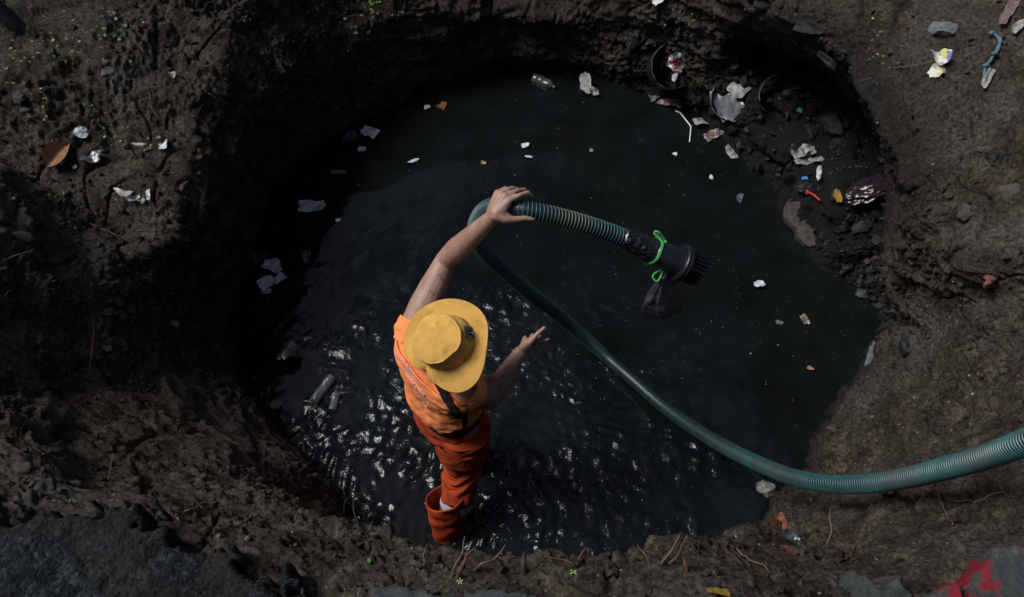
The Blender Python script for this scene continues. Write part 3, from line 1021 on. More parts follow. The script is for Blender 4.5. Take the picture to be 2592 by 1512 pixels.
def ring(c, ax, ay, ra, rb, n=96, e=2.3, ang=None):
    a = np.linspace(0, 2 * math.pi, n, endpoint=False)
    ca, sa = np.cos(a), np.sin(a)
    x = np.sign(ca) * np.abs(ca) ** (2 / e); y = np.sign(sa) * np.abs(sa) ** (2 / e)
    return np.asarray(c) + x[:, None] * ra * np.asarray(ax) + y[:, None] * rb * np.asarray(ay)

def vnormals(V):
    du = np.roll(V, -1, 1) - np.roll(V, 1, 1)
    dv = np.gradient(V, axis=0)
    nn = np.cross(du, dv); nn /= np.linalg.norm(nn, axis=2)[..., None] + 1e-12
    c = V.mean(1, keepdims=True)
    if np.mean(np.sum((V - c) * nn, 2)) < 0: nn = -nn
    return nn

# vest: rings from the hem to the neck
UP = MID - HIP; UP /= np.linalg.norm(UP)
def spine(z_):            # height above the hip joint along the trunk
    return HIP + UP * z_
LEN = np.linalg.norm(MID - HIP)
rows = [(.035, .150, .122, 0), (.06, .154, .125, 0), (.12, .160, .126, 0), (.22, .172, .130, .0), (.32, .190, .132, 0), (.40, .205, .130, 0), (LEN - .06, .213, .122, 0), (LEN - .015, .205, .112, 0),
        (LEN + .022, .175, .098, 0), (LEN + .052, .125, .086, 0), (LEN + .075, .085, .075, .005), (LEN + .095, .068, .066, .01)]
rows = np.array(rows)
tt_ = np.linspace(rows[0, 0], rows[-1, 0], 130)
nv = 150
VV = []
for h_ in tt_:
    ra = np.interp(h_, rows[:, 0], rows[:, 1]); rb = np.interp(h_, rows[:, 0], rows[:, 2]); fo = np.interp(h_, rows[:, 0], rows[:, 3])
    # the shoulder line tilts with the two shoulder joints
    k = np.clip(h_ / LEN, 0, 1) ** 2
    lat = LAT + k * np.array([0, 0, (RSH[2] - LSH[2]) / np.linalg.norm((RSH - LSH)[:2])])
    VV.append(ring(spine(h_) + FWD * fo, lat, FWD, ra, rb, nv, 2.5))
VV = np.array(VV)
for _ in range(4):
    VV[1:-1] = .5 * VV[1:-1] + .25 * (VV[:-2] + VV[2:])
nn = vnormals(VV)
fl = VV.reshape(-1, 3)
hh = np.repeat((tt_ - tt_[0]) / (tt_[-1] - tt_[0]), nv)
# diagonal drag folds from the raised arm, loose rolls at the waist
dl = fl @ LAT; dh = fl[:, 2]
fold = .010 * pnoise(np.stack([(dl + dh) * 9, (dl - dh) * 2.5, fl @ FWD * 4], 1), 91) + .006 * pnoise(np.stack([(dl + dh) * 22, (dl - dh) * 5, fl @ FWD * 9], 1), 92)
roll = np.clip(1 - hh / .30, 0, 1) * (.004 * np.sin(dh * 80 + 6 * pnoise(fl * 6, 93)) + .014 * pnoise(np.stack([dl * 4, fl @ FWD * 4, dh * 28], 1), 94))
fl2 = fl + nn.reshape(-1, 3) * (fold + roll + .004 * pnoise(fl * 30, 95))[:, None]
VV2 = fl2.reshape(VV.shape)
angs = np.linspace(0, 2 * math.pi, nv, endpoint=False)      # 0 = his right, 90 = front, 270 = back
vest_faces = grid_faces(len(tt_), nv)                         # (i along height, j round) without the seam
I, J = np.meshgrid(np.arange(len(tt_) - 1), np.arange(nv), indexing='ij')
J2 = (J + 1) % nv
qd = np.stack([I * nv + J, I * nv + J2, (I + 1) * nv + J2, (I + 1) * nv + J], -1).reshape(-1, 4)
hf = (tt_[I.ravel()] - tt_[0]) / (tt_[-1] - tt_[0]); af = np.degrees(angs[J.ravel()])
right = np.where(af > 180, af - 360, af)
# black side panel on his right from under the arm to the shoulder, and a matching one on the left
side = ((right > -30 - 30 * (1 - hf / .45)) & (right < -8) & (hf < .45))
def sub_mesh(name, V, Q):
    us = np.unique(Q); mp = -np.ones(len(V), int); mp[us] = np.arange(len(us))
    return mesh_np(name, V[us], mp[Q])
vest = obj('vest', sub_mesh('vest', fl2, qd[~side]), M['vest'], person)
obj('side_panel', sub_mesh('side_panel', fl2, qd[side]), M['black_cloth'], vest)
# short sleeve caps
def sleeve(S, E, r0, r1, length, seed):
    ax = (E - S) / np.linalg.norm(E - S)
    x = np.cross(ax, [.2, .3, .9]); x /= np.linalg.norm(x); y = np.cross(ax, x)
    V = np.array([ring(S + ax * h_, x, y, r_, r_, 60, 2) for h_, r_ in zip(np.linspace(-.06, length, 20), np.interp(np.linspace(0, 1, 20), [0, .45, 1], [r0 * .8, r0, r1]))])
    n_ = vnormals(V)
    V = V + n_ * (.008 * pnoise(V.reshape(-1, 3) * 16, seed) + .004 * pnoise(V.reshape(-1, 3) * 40, seed + 1)).reshape(V.shape[:2])[..., None]
    return mesh_np('sleeve', *loft(V, False, False))
obj('sleeve', sleeve(LSH, LEL, .072, .069, .035, 101), M['vest'], vest)
obj('sleeve', sleeve(RSH, REL, .076, .074, .02, 103), M['vest'], vest)
# layered back flap: the outer panel that ends above the waist with a piped edge
fa = np.radians(np.linspace(192, 338, 100))
hs_ = np.linspace(.17, .80, 60)
FV = []
for hq in hs_:
    i_ = int(hq * (len(tt_) - 1))
    rowp = VV2[i_]; nrm = nn[i_]
    idx = fa / (2 * math.pi) * nv
    k0 = np.floor(idx).astype(int) % nv; k1 = (k0 + 1) % nv; ff = (idx - np.floor(idx))[:, None]
    base = rowp[k0] * (1 - ff) + rowp[k1] * ff; n_ = nrm[k0] * (1 - ff) + nrm[k1] * ff
    lift = .006 + .020 * np.clip((.42 - hq) / .25, 0, 1)
    FV.append(base + n_ * lift)
FV = np.array(FV)
# curved lower edge
for j in range(FV.shape[1]):
    cut = .10 * abs((j / (FV.shape[1] - 1)) * 2 - 1) ** 3
    FV[:, j] = np.array([np.interp(np.linspace(cut, 1, len(hs_)), np.linspace(0, 1, len(hs_)), FV[:, j, k]) for k in range(3)]).T
v = FV.reshape(-1, 3)
q = grid_faces(*FV.shape[:2])
n_ = np.cross(np.gradient(FV, axis=0), np.gradient(FV, axis=1)).reshape(-1, 3); n_ /= np.linalg.norm(n_, axis=1)[:, None] + 1e-9
v = v + n_ * (.004 * pnoise(v * 14, 111))[:, None]
flap = obj('back_flap', mesh_np('back_flap', v, q), M['vest'], vest, label='outer orange back panel with a curved hem')
sd = flap.modifiers.new('thick', 'SOLIDIFY'); sd.thickness = .003
# piping along the hem and the right edge
obj('piping', mesh_np('piping', *tube_arrays(resample(FV[:, -1][::-1], .006)[0], .0035, 6)), M['vest'], vest)
obj('piping', mesh_np('piping', *tube_arrays(resample(FV[0], .006)[0], .0032, 6)), M['vest'], vest)

# black strap running over his right shoulder
sp = []
for hq in np.linspace(.50, .93, 50):
    i_ = int(hq * (len(tt_) - 1)); rowp = VV2[i_]; nrm = nn[i_]
    a_ = np.radians(np.interp(hq, [.50, .72, .93], [334, 322, 300])) + np.linspace(-.10, .10, 10) * np.interp(hq, [.5, .93], [1.25, 1.6])
    ix = (a_ / (2 * math.pi) * nv).astype(int) % nv
    sp.append(rowp[ix] + nrm[ix] * .0125)
sp = np.array(sp)
so = obj('shoulder_strap', mesh_np('shoulder_strap', sp.reshape(-1, 3), grid_faces(*sp.shape[:2])), M['black_cloth'], vest)
sd = so.modifiers.new('thick', 'SOLIDIFY'); sd.thickness = .004

# lettering on the back
bpy.context.view_layer.update()
def surf(px, py, o):
    r = Vector(ray(px, py)).normalized()
    ok, loc, nor, _ = o.ray_cast(o.matrix_world.inverted() @ Vector(CO), r)
    return (np.array(o.matrix_world @ loc), np.array(nor)) if ok else (None, None)
def text_on(o, body, pts, size, name='lettering'):
    P = [surf(x, y, o)[0] for x, y in pts]
    P = np.array([p for p in P if p is not None])
    if len(P) < 2: return
    path, s = resample(catmull(P, 80), .002)
    cu = bpy.data.curves.new('text', 'FONT'); cu.body = body; cu.size = size; cu.resolution_u = 2; cu.space_character = 1.05
    to = bpy.data.objects.new('text', cu); COL.objects.link(to)
    bpy.context.view_layer.update()
    tm = bpy.data.meshes.new_from_object(to.evaluated_get(bpy.context.evaluated_depsgraph_get()))
    co = np.array([v.co[:] for v in tm.vertices])
    wd = co[:, 0].max()
    inv = o.matrix_world.inverted()
    T, _, _ = frames(path)
    out = []
    for x, y, _z in co:
        sx = x / wd * s[-1]
        k = int(np.clip(sx / s[-1] * (len(path) - 1), 0, len(path) - 1))
        ok, loc, nor, _ = o.closest_point_on_mesh(inv @ Vector(path[k]))
        nrm = np.array(nor)
        if np.dot(nrm, CO - path[k]) < 0: nrm = -nrm
        up = np.cross(nrm, T[k]); up /= np.linalg.norm(up)
        q0 = path[k] + up * y
        ok, loc, nor, _ = o.closest_point_on_mesh(inv @ Vector(q0))
        nv_ = np.array(nor)
        if np.dot(nv_, CO - path[k]) < 0: nv_ = -nv_
        out.append(np.array(o.matrix_world @ loc) + nv_ * .0034)
    for v_, c_ in zip(tm.vertices, out): v_.co = c_
    bpy.data.objects.remove(to, do_unlink=True)
    tm.materials.clear()
    tx = obj(name, tm, M['letter'], vest, label='lilac embroidered words ' + body.title())
    return tx
text_on(flap, 'KELURAHAN BIDARA CINA', [(1014, 890), (1022, 915), (1033, 943), (1046, 976), (1058, 998), (1078, 1030)], .026)
text_on(flap, 'KECAMATAN JATINEGARA', [(1034, 915), (1041, 937), (1052, 962), (1064, 990), (1074, 1006), (1086, 1022)], .024)

# belt under the vest
V = np.array([ring(spine(h_), LAT, FWD, .157, .129, 110, 2.4) for h_ in np.linspace(.0, .04, 8)])
obj('belt', mesh_np('belt', *loft(V, False, False)), M['black_cloth'], person)

# trousers
def leg_loft(pts, rads, ns=64, n=90, seed=0, cap0=True, cap1=True, fold=.009):
    c = catmull(np.array(pts), n)
    c, s = resample(c, n=n)
    r = np.interp(np.linspace(0, 1, n), np.linspace(0, 1, len(rads)), rads)
    T, Nn, Bb = frames(c)
    a = np.linspace(0, 2 * math.pi, ns, endpoint=False)
    V = c[:, None] + r[:, None, None] * (np.cos(a)[None, :, None] * Nn[:, None] + np.sin(a)[None, :, None] * Bb[:, None])
    dirv = np.cos(a)[None, :, None] * Nn[:, None] + np.sin(a)[None, :, None] * Bb[:, None]
    ss = np.repeat(s, ns)
    fl = V.reshape(-1, 3)
    dd = fold * np.abs(pnoise(np.stack([ss * 15 + 2.4 * pnoise(fl * 7, seed + 3), fl[:, 0] * 9, fl[:, 1] * 9], 1), seed)) * 1.9 + .5 * fold * pnoise(fl * 18, seed + 1)
    return V + dirv * dd.reshape(V.shape[:2])[..., None]
tr = MB()
PV = np.array([ring(HIP + UP * h_, LAT, FWD, ra, rb, 96, 2.4) for h_, ra, rb in ((.055, .146, .114), (.02, .154, .122), (-.03, .165, .132), (-.08, .174, .140), (-.13, .172, .138), (-.17, .155, .12), (-.19, .10, .08))])
PVd = []
for k in range(len(PV) - 1):
    for j in range(8): PVd.append(PV[k] + (PV[k + 1] - PV[k]) * j / 8)
PVd.append(PV[-1]); PVd = np.array(PVd)
nn_ = vnormals(PVd); f_ = PVd.reshape(-1, 3)
PVd = PVd + nn_ * (.011 * pnoise(f_ * np.array([8, 8, 16]), 121) + .006 * pnoise(f_ * 26, 122)).reshape(PVd.shape[:2])[..., None]
tr.add(*loft(PVd))
RHEM = pz(1158, 1262, .20)
tr.add(*loft(leg_loft([RHIP + LAT * .02 + [0, 0, -.03], (RHIP + RKN) / 2 + LAT * .01, RKN, RHEM], [.112, .104, .092, .083, .074], seed=131)))
tr.add(*loft(leg_loft([LHIP + [0, 0, -.05], (LHIP + LKN) / 2, LKN, LFT], [.105, .098, .09, .085], seed=137)))
trousers = obj('trousers', tr.mesh('trousers'), M['trouser'], person)
# cargo pocket flap on his right thigh
pk = MB()
pc = pz(1150, 1160, .47)
axu = (RKN - RHIP) / np.linalg.norm(RKN - RHIP)
V = leg_loft([RHIP + axu * .08, RHIP + axu * .15, RHIP + axu * .2], [.122, .121, .118], 64, 20, 141, fold=.005)
a_idx = []
Vs = V[:, 0:64]
obj('pocket_flap', mesh_np('pocket_flap', *loft(Vs, False, False)), M['trouser'], trousers)
# silver band at the trouser hem
V = leg_loft([RHEM + (RKN - RHEM) * .04, RHEM + (RAN - RHEM) * .07, RHEM + (RAN - RHEM) * .17], [.0765, .0765, .0755], 64, 20, 145, fold=.004)
obj('reflective_band', mesh_np('reflective_band', *loft(V, False, False)), M['reflect'], trousers)
V = leg_loft([RHEM, RHEM + (RAN - RHEM) * .5, RAN], [.07, .068, .06], 64, 30, 147, fold=.004)
tr2 = obj('trouser_cuff', mesh_np('trouser_cuff', *loft(V, False, False)), M['trouser'], trousers)

# wide-topped rubber boot on the right leg, open mouth with a visible inside
def build_boot(mouth, low, r0, r1, seed, lean):
    ax = (low - mouth); L = np.linalg.norm(ax); ax /= L
    x = np.cross(ax, [0, 1, .2]); x /= np.linalg.norm(x); y = np.cross(ax, x)
    outer, inner = [], []
    n = 40
    for i, h_ in enumerate(np.linspace(0, L + .14, n)):
        r_ = np.interp(h_ / L, [0, .5, 1, 1.6], [r0, r0 * .92, r1, r1 * .92])
        rg = ring(mouth + ax * h_, x, y, r_, r_ * .86, 80, 2.1)
        if h_ < L * .9:
            k = np.clip(1 - h_ / (.5 * L), 0, 1)
            rg = rg - ax * (k * lean * ((rg - mouth) @ x) / r0)[:, None]
        outer.append(rg)
    outer = np.array(outer)
    nn_ = vnormals(outer); f_ = outer.reshape(-1, 3)
    outer = outer + nn_ * (.010 * pnoise(f_ * np.array([7, 7, 18]), seed) + .004 * pnoise(f_ * 24, seed + 1)).reshape(outer.shape[:2])[..., None]
    inner = outer[:24] - vnormals(outer)[:24] * .0045
    V = np.concatenate([inner[::-1], outer], 0)
    return mesh_np('boot', *loft(V, False, False))
bm_ = pz(1128, 1258, .25); bl_ = pz(1132, 1348, .0)
boot = obj('boot', build_boot(bm_, bl_, .092, .066, 151, .03), M['boot'], person)
rimv = np.array(boot.data.vertices[0].co)
obj('boot', build_boot(LFT + np.array([0, 0, .30]), LFT + np.array([0, 0, .05]), .1, .08, 155, .02), M['boot'], person)

# hat: crown with a top seam, wide stitched brim, badge
hz = HATN
hf0 = CX * .985 + CU * .17; hf0 = hf0 - hz * np.dot(hf0, hz); hf0 /= np.linalg.norm(hf0)
hl = np.cross(hz, hf0)
def hatring(r_, z_, n=140, el=1.08, rmod=None, zmod=None):
    a = np.linspace(0, 2 * math.pi, n, endpoint=False)
    rr = r_ * np.ones(n) if rmod is None else r_ + rmod(a)
    zz = z_ * np.ones(n) if zmod is None else z_ + zmod(a)
    return HATC + (rr * np.cos(a) * el)[:, None] * hf0 + (rr * np.sin(a))[:, None] * hl + zz[:, None] * hz
crown_prof = [(.108, .0), (.106, .010), (.104, .03), (.101, .055), (.097, .074), (.0945, .083), (.0935, .088), (.089, .0905), (.078, .093), (.055, .0955), (.03, .097), (.008, .098)]
cp = np.array(dense(crown_prof, 5))
V = np.array([hatring(r_, z_) for r_, z_ in cp])
n_ = vnormals(V); f_ = V.reshape(-1, 3)
loc_ = np.stack([(f_ - HATC) @ hf0, (f_ - HATC) @ hl, (f_ - HATC) @ hz], 1)
dent = .007 * pnoise(loc_ * np.array([11, 11, 20]), 161) + .0035 * pnoise(loc_ * 32, 162)
dent -= .016 * np.exp(-.5 * (((loc_[:, 0] - .055) / .03) ** 2 + ((loc_[:, 1] + .07) / .025) ** 2 + ((loc_[:, 2] - .07) / .03) ** 2))
dent -= .010 * np.exp(-.5 * (((loc_[:, 0] - .0) / .05) ** 2 + ((loc_[:, 1] + .095) / .02) ** 2 + ((loc_[:, 2] - .055) / .022) ** 2))
dent += .0016 * np.exp(-.5 * ((np.hypot(loc_[:, 0] / 1.08, loc_[:, 1]) - .0925) / .002) ** 2) * (loc_[:, 2] > .07)
V = V + n_ * dent.reshape(V.shape[:2])[..., None]
hat = obj('hat', mesh_np('hat', *loft(V, False, True)), M['hat'], person, label='ochre cotton hat with a wide stitched brim and a badge')
crownV = V
nb = 46
BR = []
for k, u in enumerate(np.linspace(0, 1, nb)):
    def rm(a, u=u): return u * (.012 * np.cos(2 * a + 2.2) + .010 * np.cos(3 * a - 2.4) + .005 * np.cos(4 * a) - .020 * np.exp(-.5 * ((((a - 3.75) + math.pi) % (2 * math.pi) - math.pi) / .10) ** 2))
    def zm(a, u=u):
        w = u ** 1.4
        return w * (-.018 + .022 * np.cos(2 * a + 1.2) + .011 * np.cos(3 * a + .4) + .012 * np.exp(-.5 * ((((a - 3.75) + math.pi) % (2 * math.pi) - math.pi) / .2) ** 2)) + .0007 * math.cos(u * nb * math.pi * .5)
    BR.append(hatring(.104 + u * .066, -.001, 180, 1.06, rm, zm))
BR = np.array(BR)
BR += (.006 * pnoise(BR.reshape(-1, 3) * 12, 165) * np.repeat(np.linspace(0, 1, nb), 180)).reshape(BR.shape[:2])[..., None] * hz
brim_o = obj('brim', mesh_np('brim', *loft(BR, False, False)), M['hat'], hat)
sd = brim_o.modifiers.new('thick', 'SOLIDIFY'); sd.thickness = .003
# stitching seam round the brim edge
obj('brim_edge', mesh_np('brim_edge', *tube_arrays(np.vstack([BR[-1], BR[-1][:1]]), .0022, 6)), M['hat'], hat)
def stitched(name, a0, a1, z0, z1, off, mat, th=.0015, poly=None):
    """curved patch sewn on the front of the crown; a in radians round the crown, z up"""
    na, nz = 22, 22
    P = np.zeros((na, nz, 3))
    for i, a in enumerate(np.linspace(a0, a1, na)):
        for j, z_ in enumerate(np.linspace(z0, z1, nz)):
            r_ = np.interp(z_, [c[1] for c in crown_prof[:7]], [c[0] for c in crown_prof[:7]]) + off
            P[i, j] = HATC + r_ * math.cos(a) * 1.08 * hf0 + r_ * math.sin(a) * hl + z_ * hz
    v = P.reshape(-1, 3); q = grid_faces(na, nz)
    if poly is not None:
        uu, vv = np.meshgrid(np.linspace(0, 1, na), np.linspace(0, 1, nz), indexing='ij')
        ins = inside(poly, uu.ravel(), vv.ravel())
        q = q[ins[q].sum(1) >= 3]
        if not len(q): return
        us = np.unique(q); mp = -np.ones(len(v), int); mp[us] = np.arange(len(us)); v = v[us]; q = mp[q]
    o = obj(name, mesh_np(name, v, q), mat, hat)
    return o
M['badge'] = simple('badge_green', (.05, .15, .13), .7, .5, 90, .4)
M['badge_navy'] = simple('badge_navy', (.012, .010, .05), .7, .3, 90, .3)
M['badge_white'] = simple('badge_white', (.62, .64, .72), .7, .15, 90, .3)
M['badge_red'] = simple('badge_red', (.34, .03, .06), .7, .3, 90, .3)
M['badge_olive'] = simple('badge_olive', (.20, .21, .10), .7, .3, 90, .3)
B0, B1, Z0, Z1 = -.27, .27, .014, .082
stitched('badge', B0, B1, Z0, Z1, .0095, M['badge_olive'], poly=[(0, .1), (.5, -.05), (1, .1), (1, 1.01), (0, 1.01)])
stitched('badge_field', B0, B1, Z0, Z1, .0107, M['badge'], poly=[(.55, .2), (.92, .18), (.92, .8), (.55, .8)])
stitched('badge_shield', B0, B1, Z0, Z1, .0119, M['badge_navy'], poly=[(.30, .8), (.70, .8), (.68, .4), (.5, .12), (.22, .2), (.32, .45)])
stitched('badge_letter', B0, B1, Z0, Z1, .0131, M['badge_white'], poly=[(.44, .72), (.56, .72), (.56, .36), (.62, .30), (.62, .22), (.38, .22), (.38, .30), (.44, .36)])
stitched('badge_stripe', B0, B1, Z0, Z1, .0108, M['badge_red'], poly=[(.08, .83), (.85, .83), (.85, .96), (.08, .96)])
# hair under the hat
V = np.array([ring(HEAD + hz * h_, FWD, LAT, r_ * 1.08, r_, 60, 2) for h_, r_ in ((.05, .08), (.03, .09), (.0, .0925), (-.03, .09), (-.055, .082))])
V[:, :, :] -= FWD * .008
obj('hair', mesh_np('hair', *loft(V, True, False)), M['hair'], person)
for s_ in (-1, 1):
    ep = HEAD + FWD * .083 + LAT * .032 * s_ - HATN * .03
    V = np.array([ring(ep + FWD * h_, LAT, HATN, r_, r_ * .6, 16, 2) for h_, r_ in ((-.006, .011), (0, .012), (.004, .009), (.006, .003))])
    obj('eye', mesh_np('eye', *loft(V)), M['hair'], person)

# ------------------------------------------------------------------ litter, leaves, stones, roots
def place_frame(px, py, rot=0, level=.6, onwater=False):
    """origin on the surface seen at d-coordinates, with tangent axes; rot turns in the picture plane"""
    p, n = hit(px * KD, py * KD)
    n = n * (1 - level) + np.array([0, 0, 1.0]) * level
    n /= np.linalg.norm(n)
    dpt = depth_of(p)
    sc = dpt / (FPX / KD)                     # metres per d-pixel
    x = CX * math.cos(R(rot)) + CU * math.sin(R(rot))
    x = x - n * np.dot(x, n); x /= np.linalg.norm(x)
    y = np.cross(n, x)
    return p, n, x, y, sc

def dense_mat(name, cols, scale, rough=.6, spec=.5):
    """printed foil: patches of several flat inks"""
    m, t, b = nodemat(name)
    tc = t.nodes.new('ShaderNodeTexCoord')
    vo = t.nodes.new('ShaderNodeTexVoronoi'); vo.inputs['Scale'].default_value = scale
    mp = t.nodes.new('ShaderNodeMapping'); mp.inputs['Scale'].default_value = (1, .45, 1)
    t.links.new(tc.outputs['Object'], mp.inputs[0])
    nz = noise_node(t, scale * .7, 2, .5, mp.outputs[0])
    t.links.new(mixc(t, .12, mp.outputs[0], nz.outputs['Color']), vo.inputs['Vector'])
    sep = t.nodes.new('ShaderNodeSeparateColor'); t.links.new(vo.outputs['Color'], sep.inputs[0])
    r = ramp(t, sep.outputs[0], [(i / len(cols), c) for i, c in enumerate(cols)])
    r.color_ramp.interpolation = 'CONSTANT'
    t.links.new(r.outputs[0], b.inputs['Base Color'])
    b.inputs['Roughness'].default_value = rough
    b.inputs['Specular IOR Level'].default_value = spec
    return m

def mat_paper(name, col, dirt, amt):
    m, t, b = nodemat(name)
    tc = t.nodes.new('ShaderNodeTexCoord')
    n1 = noise_node(t, 34, 5, .65, tc.outputs['Object'])
    k = ramp(t, n1.outputs[0], [(.45 - .2 * amt, 0), (.75 - .1 * amt, 1)]).outputs[0]
    t.links.new(mixc(t, k, col, dirt), b.inputs['Base Color'])
    b.inputs['Roughness'].default_value = .6
    bump(t, b, noise_node(t, 160, 3, .6, tc.outputs['Object']).outputs[0], .3, .003)
    return m
M['paper'] = mat_paper('white_paper', (.60, .63, .66), (.16, .165, .165), .55)
M['paper_dirty'] = mat_paper('dirty_paper', (.42, .41, .37), (.06, .055, .045), .9)
M['paper_wet'] = mat_paper('wet_plastic', (.14, .155, .165), (.035, .04, .042), .7)
M['clear'] = mat_paper('murky_film', (.085, .09, .092), (.018, .02, .02), .6)
for k_ in ('paper_wet', 'clear'): M[k_].node_tree.nodes['Principled BSDF'].inputs['Roughness'].default_value = .22
M['foil_red'] = dense_mat('red_foil', [(.24, .24, .26), (.17, .015, .02), (.38, .39, .42), (.05, .05, .06), (.10, .08, .07), (.16, .14, .07)], 42, .35)
M['foil_mix'] = dense_mat('mixed_foil', [(.34, .36, .41), (.17, .015, .02), (.02, .02, .10), (.24, .25, .28), (.12, .10, .05), (.05, .05, .06)], 45, .35)
M['foil_yellow'] = dense_mat('yellow_foil', [(.50, .50, .42), (.42, .40, .08), (.60, .58, .48), (.26, .26, .22), (.46, .42, .12), (.10, .10, .30)], 26, .55)
M['leaf_brown'] = simple('brown_leaf', (.20, .095, .045), .4, .35, 60, .3)
M['leaf_tan'] = simple('tan_leaf', (.26, .17, .085), .6, .35, 60, .3)
M['leaf_orange'] = simple('orange_leaf', (.11, .034, .013), .4, .4, 50, .3)
M['leaf_yellow'] = simple('yellow_leaf', (.19, .11, .015), .5, .3, 50, .3)
M['leaf_green'] = simple('green_leaf', (.03, .17, .05), .4, .3, 50, .3)
M['purple_film'] = simple('purple_film', (.022, .012, .017), .2, .5, 25, .4, .004, .7)
M['red_plastic'] = simple('red_plastic', (.40, .045, .03), .45, .25, 60, .2)
M['straw'] = simple('white_straw', (.62, .62, .60), .4, .1, 60, .1)
M['shard'] = simple('dark_pot', (.012, .012, .013), .5, .5, 20, .4)
M['shard_rim'] = simple('pale_rim', (.10, .093, .078), .7, .5, 60, .4)
M['rope'] = simple('teal_rope', (.085, .16, .19), .9, .45, 120, .8, .004)
M['rag'] = simple('brown_rag', (.13, .095, .085), .95, .4, 40, .6)
M['rag_grey'] = simple('grey_rag', (.26, .25, .24), .95, .4, 60, .7)
M['pink_stone'] = simple('pinkish_stone', (.12, .105, .105), .8, .3, 30, .4)

def crumple(seed, w_, h_, fold=.35, n=15, ragged=.22):
    """a creased scrap, size w x h, lying round its origin"""
    rs = np.random.RandomState(seed)
    u = np.linspace(-1, 1, n)
    U, V = np.meshgrid(u, u, indexing='ij')
    th = np.arctan2(V, U)
    # square -> rounded ragged outline
    mx = np.maximum(np.abs(U), np.abs(V))
    rr = mx * (1 - ragged * (.5 + .5 * np.sin(3 * th + rs.rand() * 6)) * .6 - ragged * (.5 + .5 * np.sin(7 * th + rs.rand() * 6)) * .5)
    nrm = np.hypot(U, V); nrm[nrm == 0] = 1
    sq = rs.uniform(.2, .8)
    X = rr * (U / nrm) * (1 - sq) + U * (rr / np.maximum(mx, 1e-6)) * sq; Y = rr * (V / nrm) * (1 - sq) + V * (rr / np.maximum(mx, 1e-6)) * sq
    X = np.nan_to_num(X) * w_ / 2; Y = np.nan_to_num(Y) * h_ / 2
    s_ = min(w_, h_)
    Z = np.zeros_like(X)
    for k in range(5):                        # straight creases
        a = rs.rand() * math.pi; c0 = rs.uniform(-.5, .5)
        d = (X / w_ * 2) * math.cos(a) + (Y / h_ * 2) * math.sin(a) - c0
        Z += np.abs(d) * s_ * fold * rs.uniform(-.5, .7)
    q = np.stack([X.ravel() * 1.7 / s_, Y.ravel() * 1.7 / s_, np.full(X.size, seed * 3.7)], 1)
    Z = Z.ravel() + s_ * fold * .45 * pnoise(q, 5) + s_ * fold * .18 * pnoise(q * 2.6, 6)
    Z = Z - Z.min()
    return np.stack([X.ravel(), Y.ravel(), Z * .8], 1), grid_faces(n, n)

def from_local(name, verts, quads, tris, p, n, x, y, mat, lift=0, **kw):
    me = mesh_np(name, verts, quads, tris)
    o = obj(name, me, mat, **kw)
    Mx = Matrix(((x[0], y[0], n[0], p[0] + n[0] * lift), (x[1], y[1], n[1], p[1] + n[1] * lift), (x[2], y[2], n[2], p[2] + n[2] * lift), (0, 0, 0, 1)))
    o.matrix_world = Mx
    return o

_seed = [200]
def scrap(name, px, py, w_, h_, rot, mat, label, cat, group=None, fold=.35, lift=.003, ragged=.22, n=15, grow=1.12, level=.6):
    p, nn_, x, y, sc = place_frame(px, py, rot, level)
    _seed[0] += 1
    # undo the slant so that it covers w x h in the view
    v, q = crumple(_seed[0], w_ * sc * grow, h_ * sc * grow * 1.1, fold, n, ragged)
    return from_local(name, v, q, None, p, nn_, x, y, mat, lift, label=label, cat=cat, group=group)

G1 = 'white scraps floating on the sewage'
P_ = M['paper']
scrap('paper_scrap', 912, 328, 46, 30, -35, P_, 'largest white folded paper floating by the back left bank', 'paper', G1)
scrap('paper_scrap', 891, 369, 20, 14, 5, P_, 'small white paper just below the large folded one', 'paper', G1)
scrap('plastic_bag', 862, 341, 32, 34, -40, M['clear'], 'murky clear plastic bag left of the large folded paper', 'bag')
scrap('paper_scrap', 1051, 265, 15, 13, 10, P_, 'tiny round white scrap beside the brown leaf on the water', 'paper', G1)
scrap('dry_leaf', 1088, 262, 20, 24, -30, M['leaf_brown'], 'brown leaf floating next to the tiny round white scrap', 'leaf', None, .25)
scrap('paper_scrap', 1019, 397, 30, 10, 30, P_, 'narrow twisted white strip floating left of centre', 'paper', G1)
scrap('paper_scrap', 1292, 360, 20, 14, 0, P_, 'upper of two white scraps above the raised hand', 'paper', G1)
scrap('paper_scrap', 1301, 388, 20, 9, -15, P_, 'lower flatter of two white scraps above the raised hand', 'paper', G1)
scrap('paper_ball', 1440, 222, 26, 46, 8, M['paper_dirty'], 'tall crumpled dirty white paper by the back wall', 'paper', None, .6)
scrap('paper_ball', 1462, 232, 24, 22, -20, M['paper_dirty'], 'short crumpled paper joined right of the tall one', 'paper', None, .6)
scrap('foil_wrapper', 1608, 243, 24, 18, 30, M['paper_wet'], 'small silver foil scrap left of the striped wrapper', 'wrapper')
scrap('foil_wrapper', 1650, 258, 68, 26, -12, M['foil_red'], 'long red and silver snack wrapper at the waterline', 'wrapper', None, .4)
scrap('paper_scrap', 1721, 306, 32, 28, 25, M['paper_dirty'], 'cream torn paper between the straw and the red wrapper', 'paper', None, .45)
scrap('foil_wrapper', 1752, 335, 52, 26, 40, M['foil_red'], 'pointed red and white wrapper floating below the cream paper', 'wrapper', None, .4)
scrap('paper_scrap', 1799, 378, 22, 42, 25, M['paper_dirty'], 'beige soaked paper at the foot of the black mud', 'paper', None, .4)
scrap('paper_scrap', 1660, 381, 12, 9, -30, P_, 'tiny white scrap left of the beige soaked paper', 'paper', G1)
scrap('paper_scrap', 1750, 438, 9, 15, 0, P_, 'tiny upright white flake below the beige soaked paper', 'paper', G1)
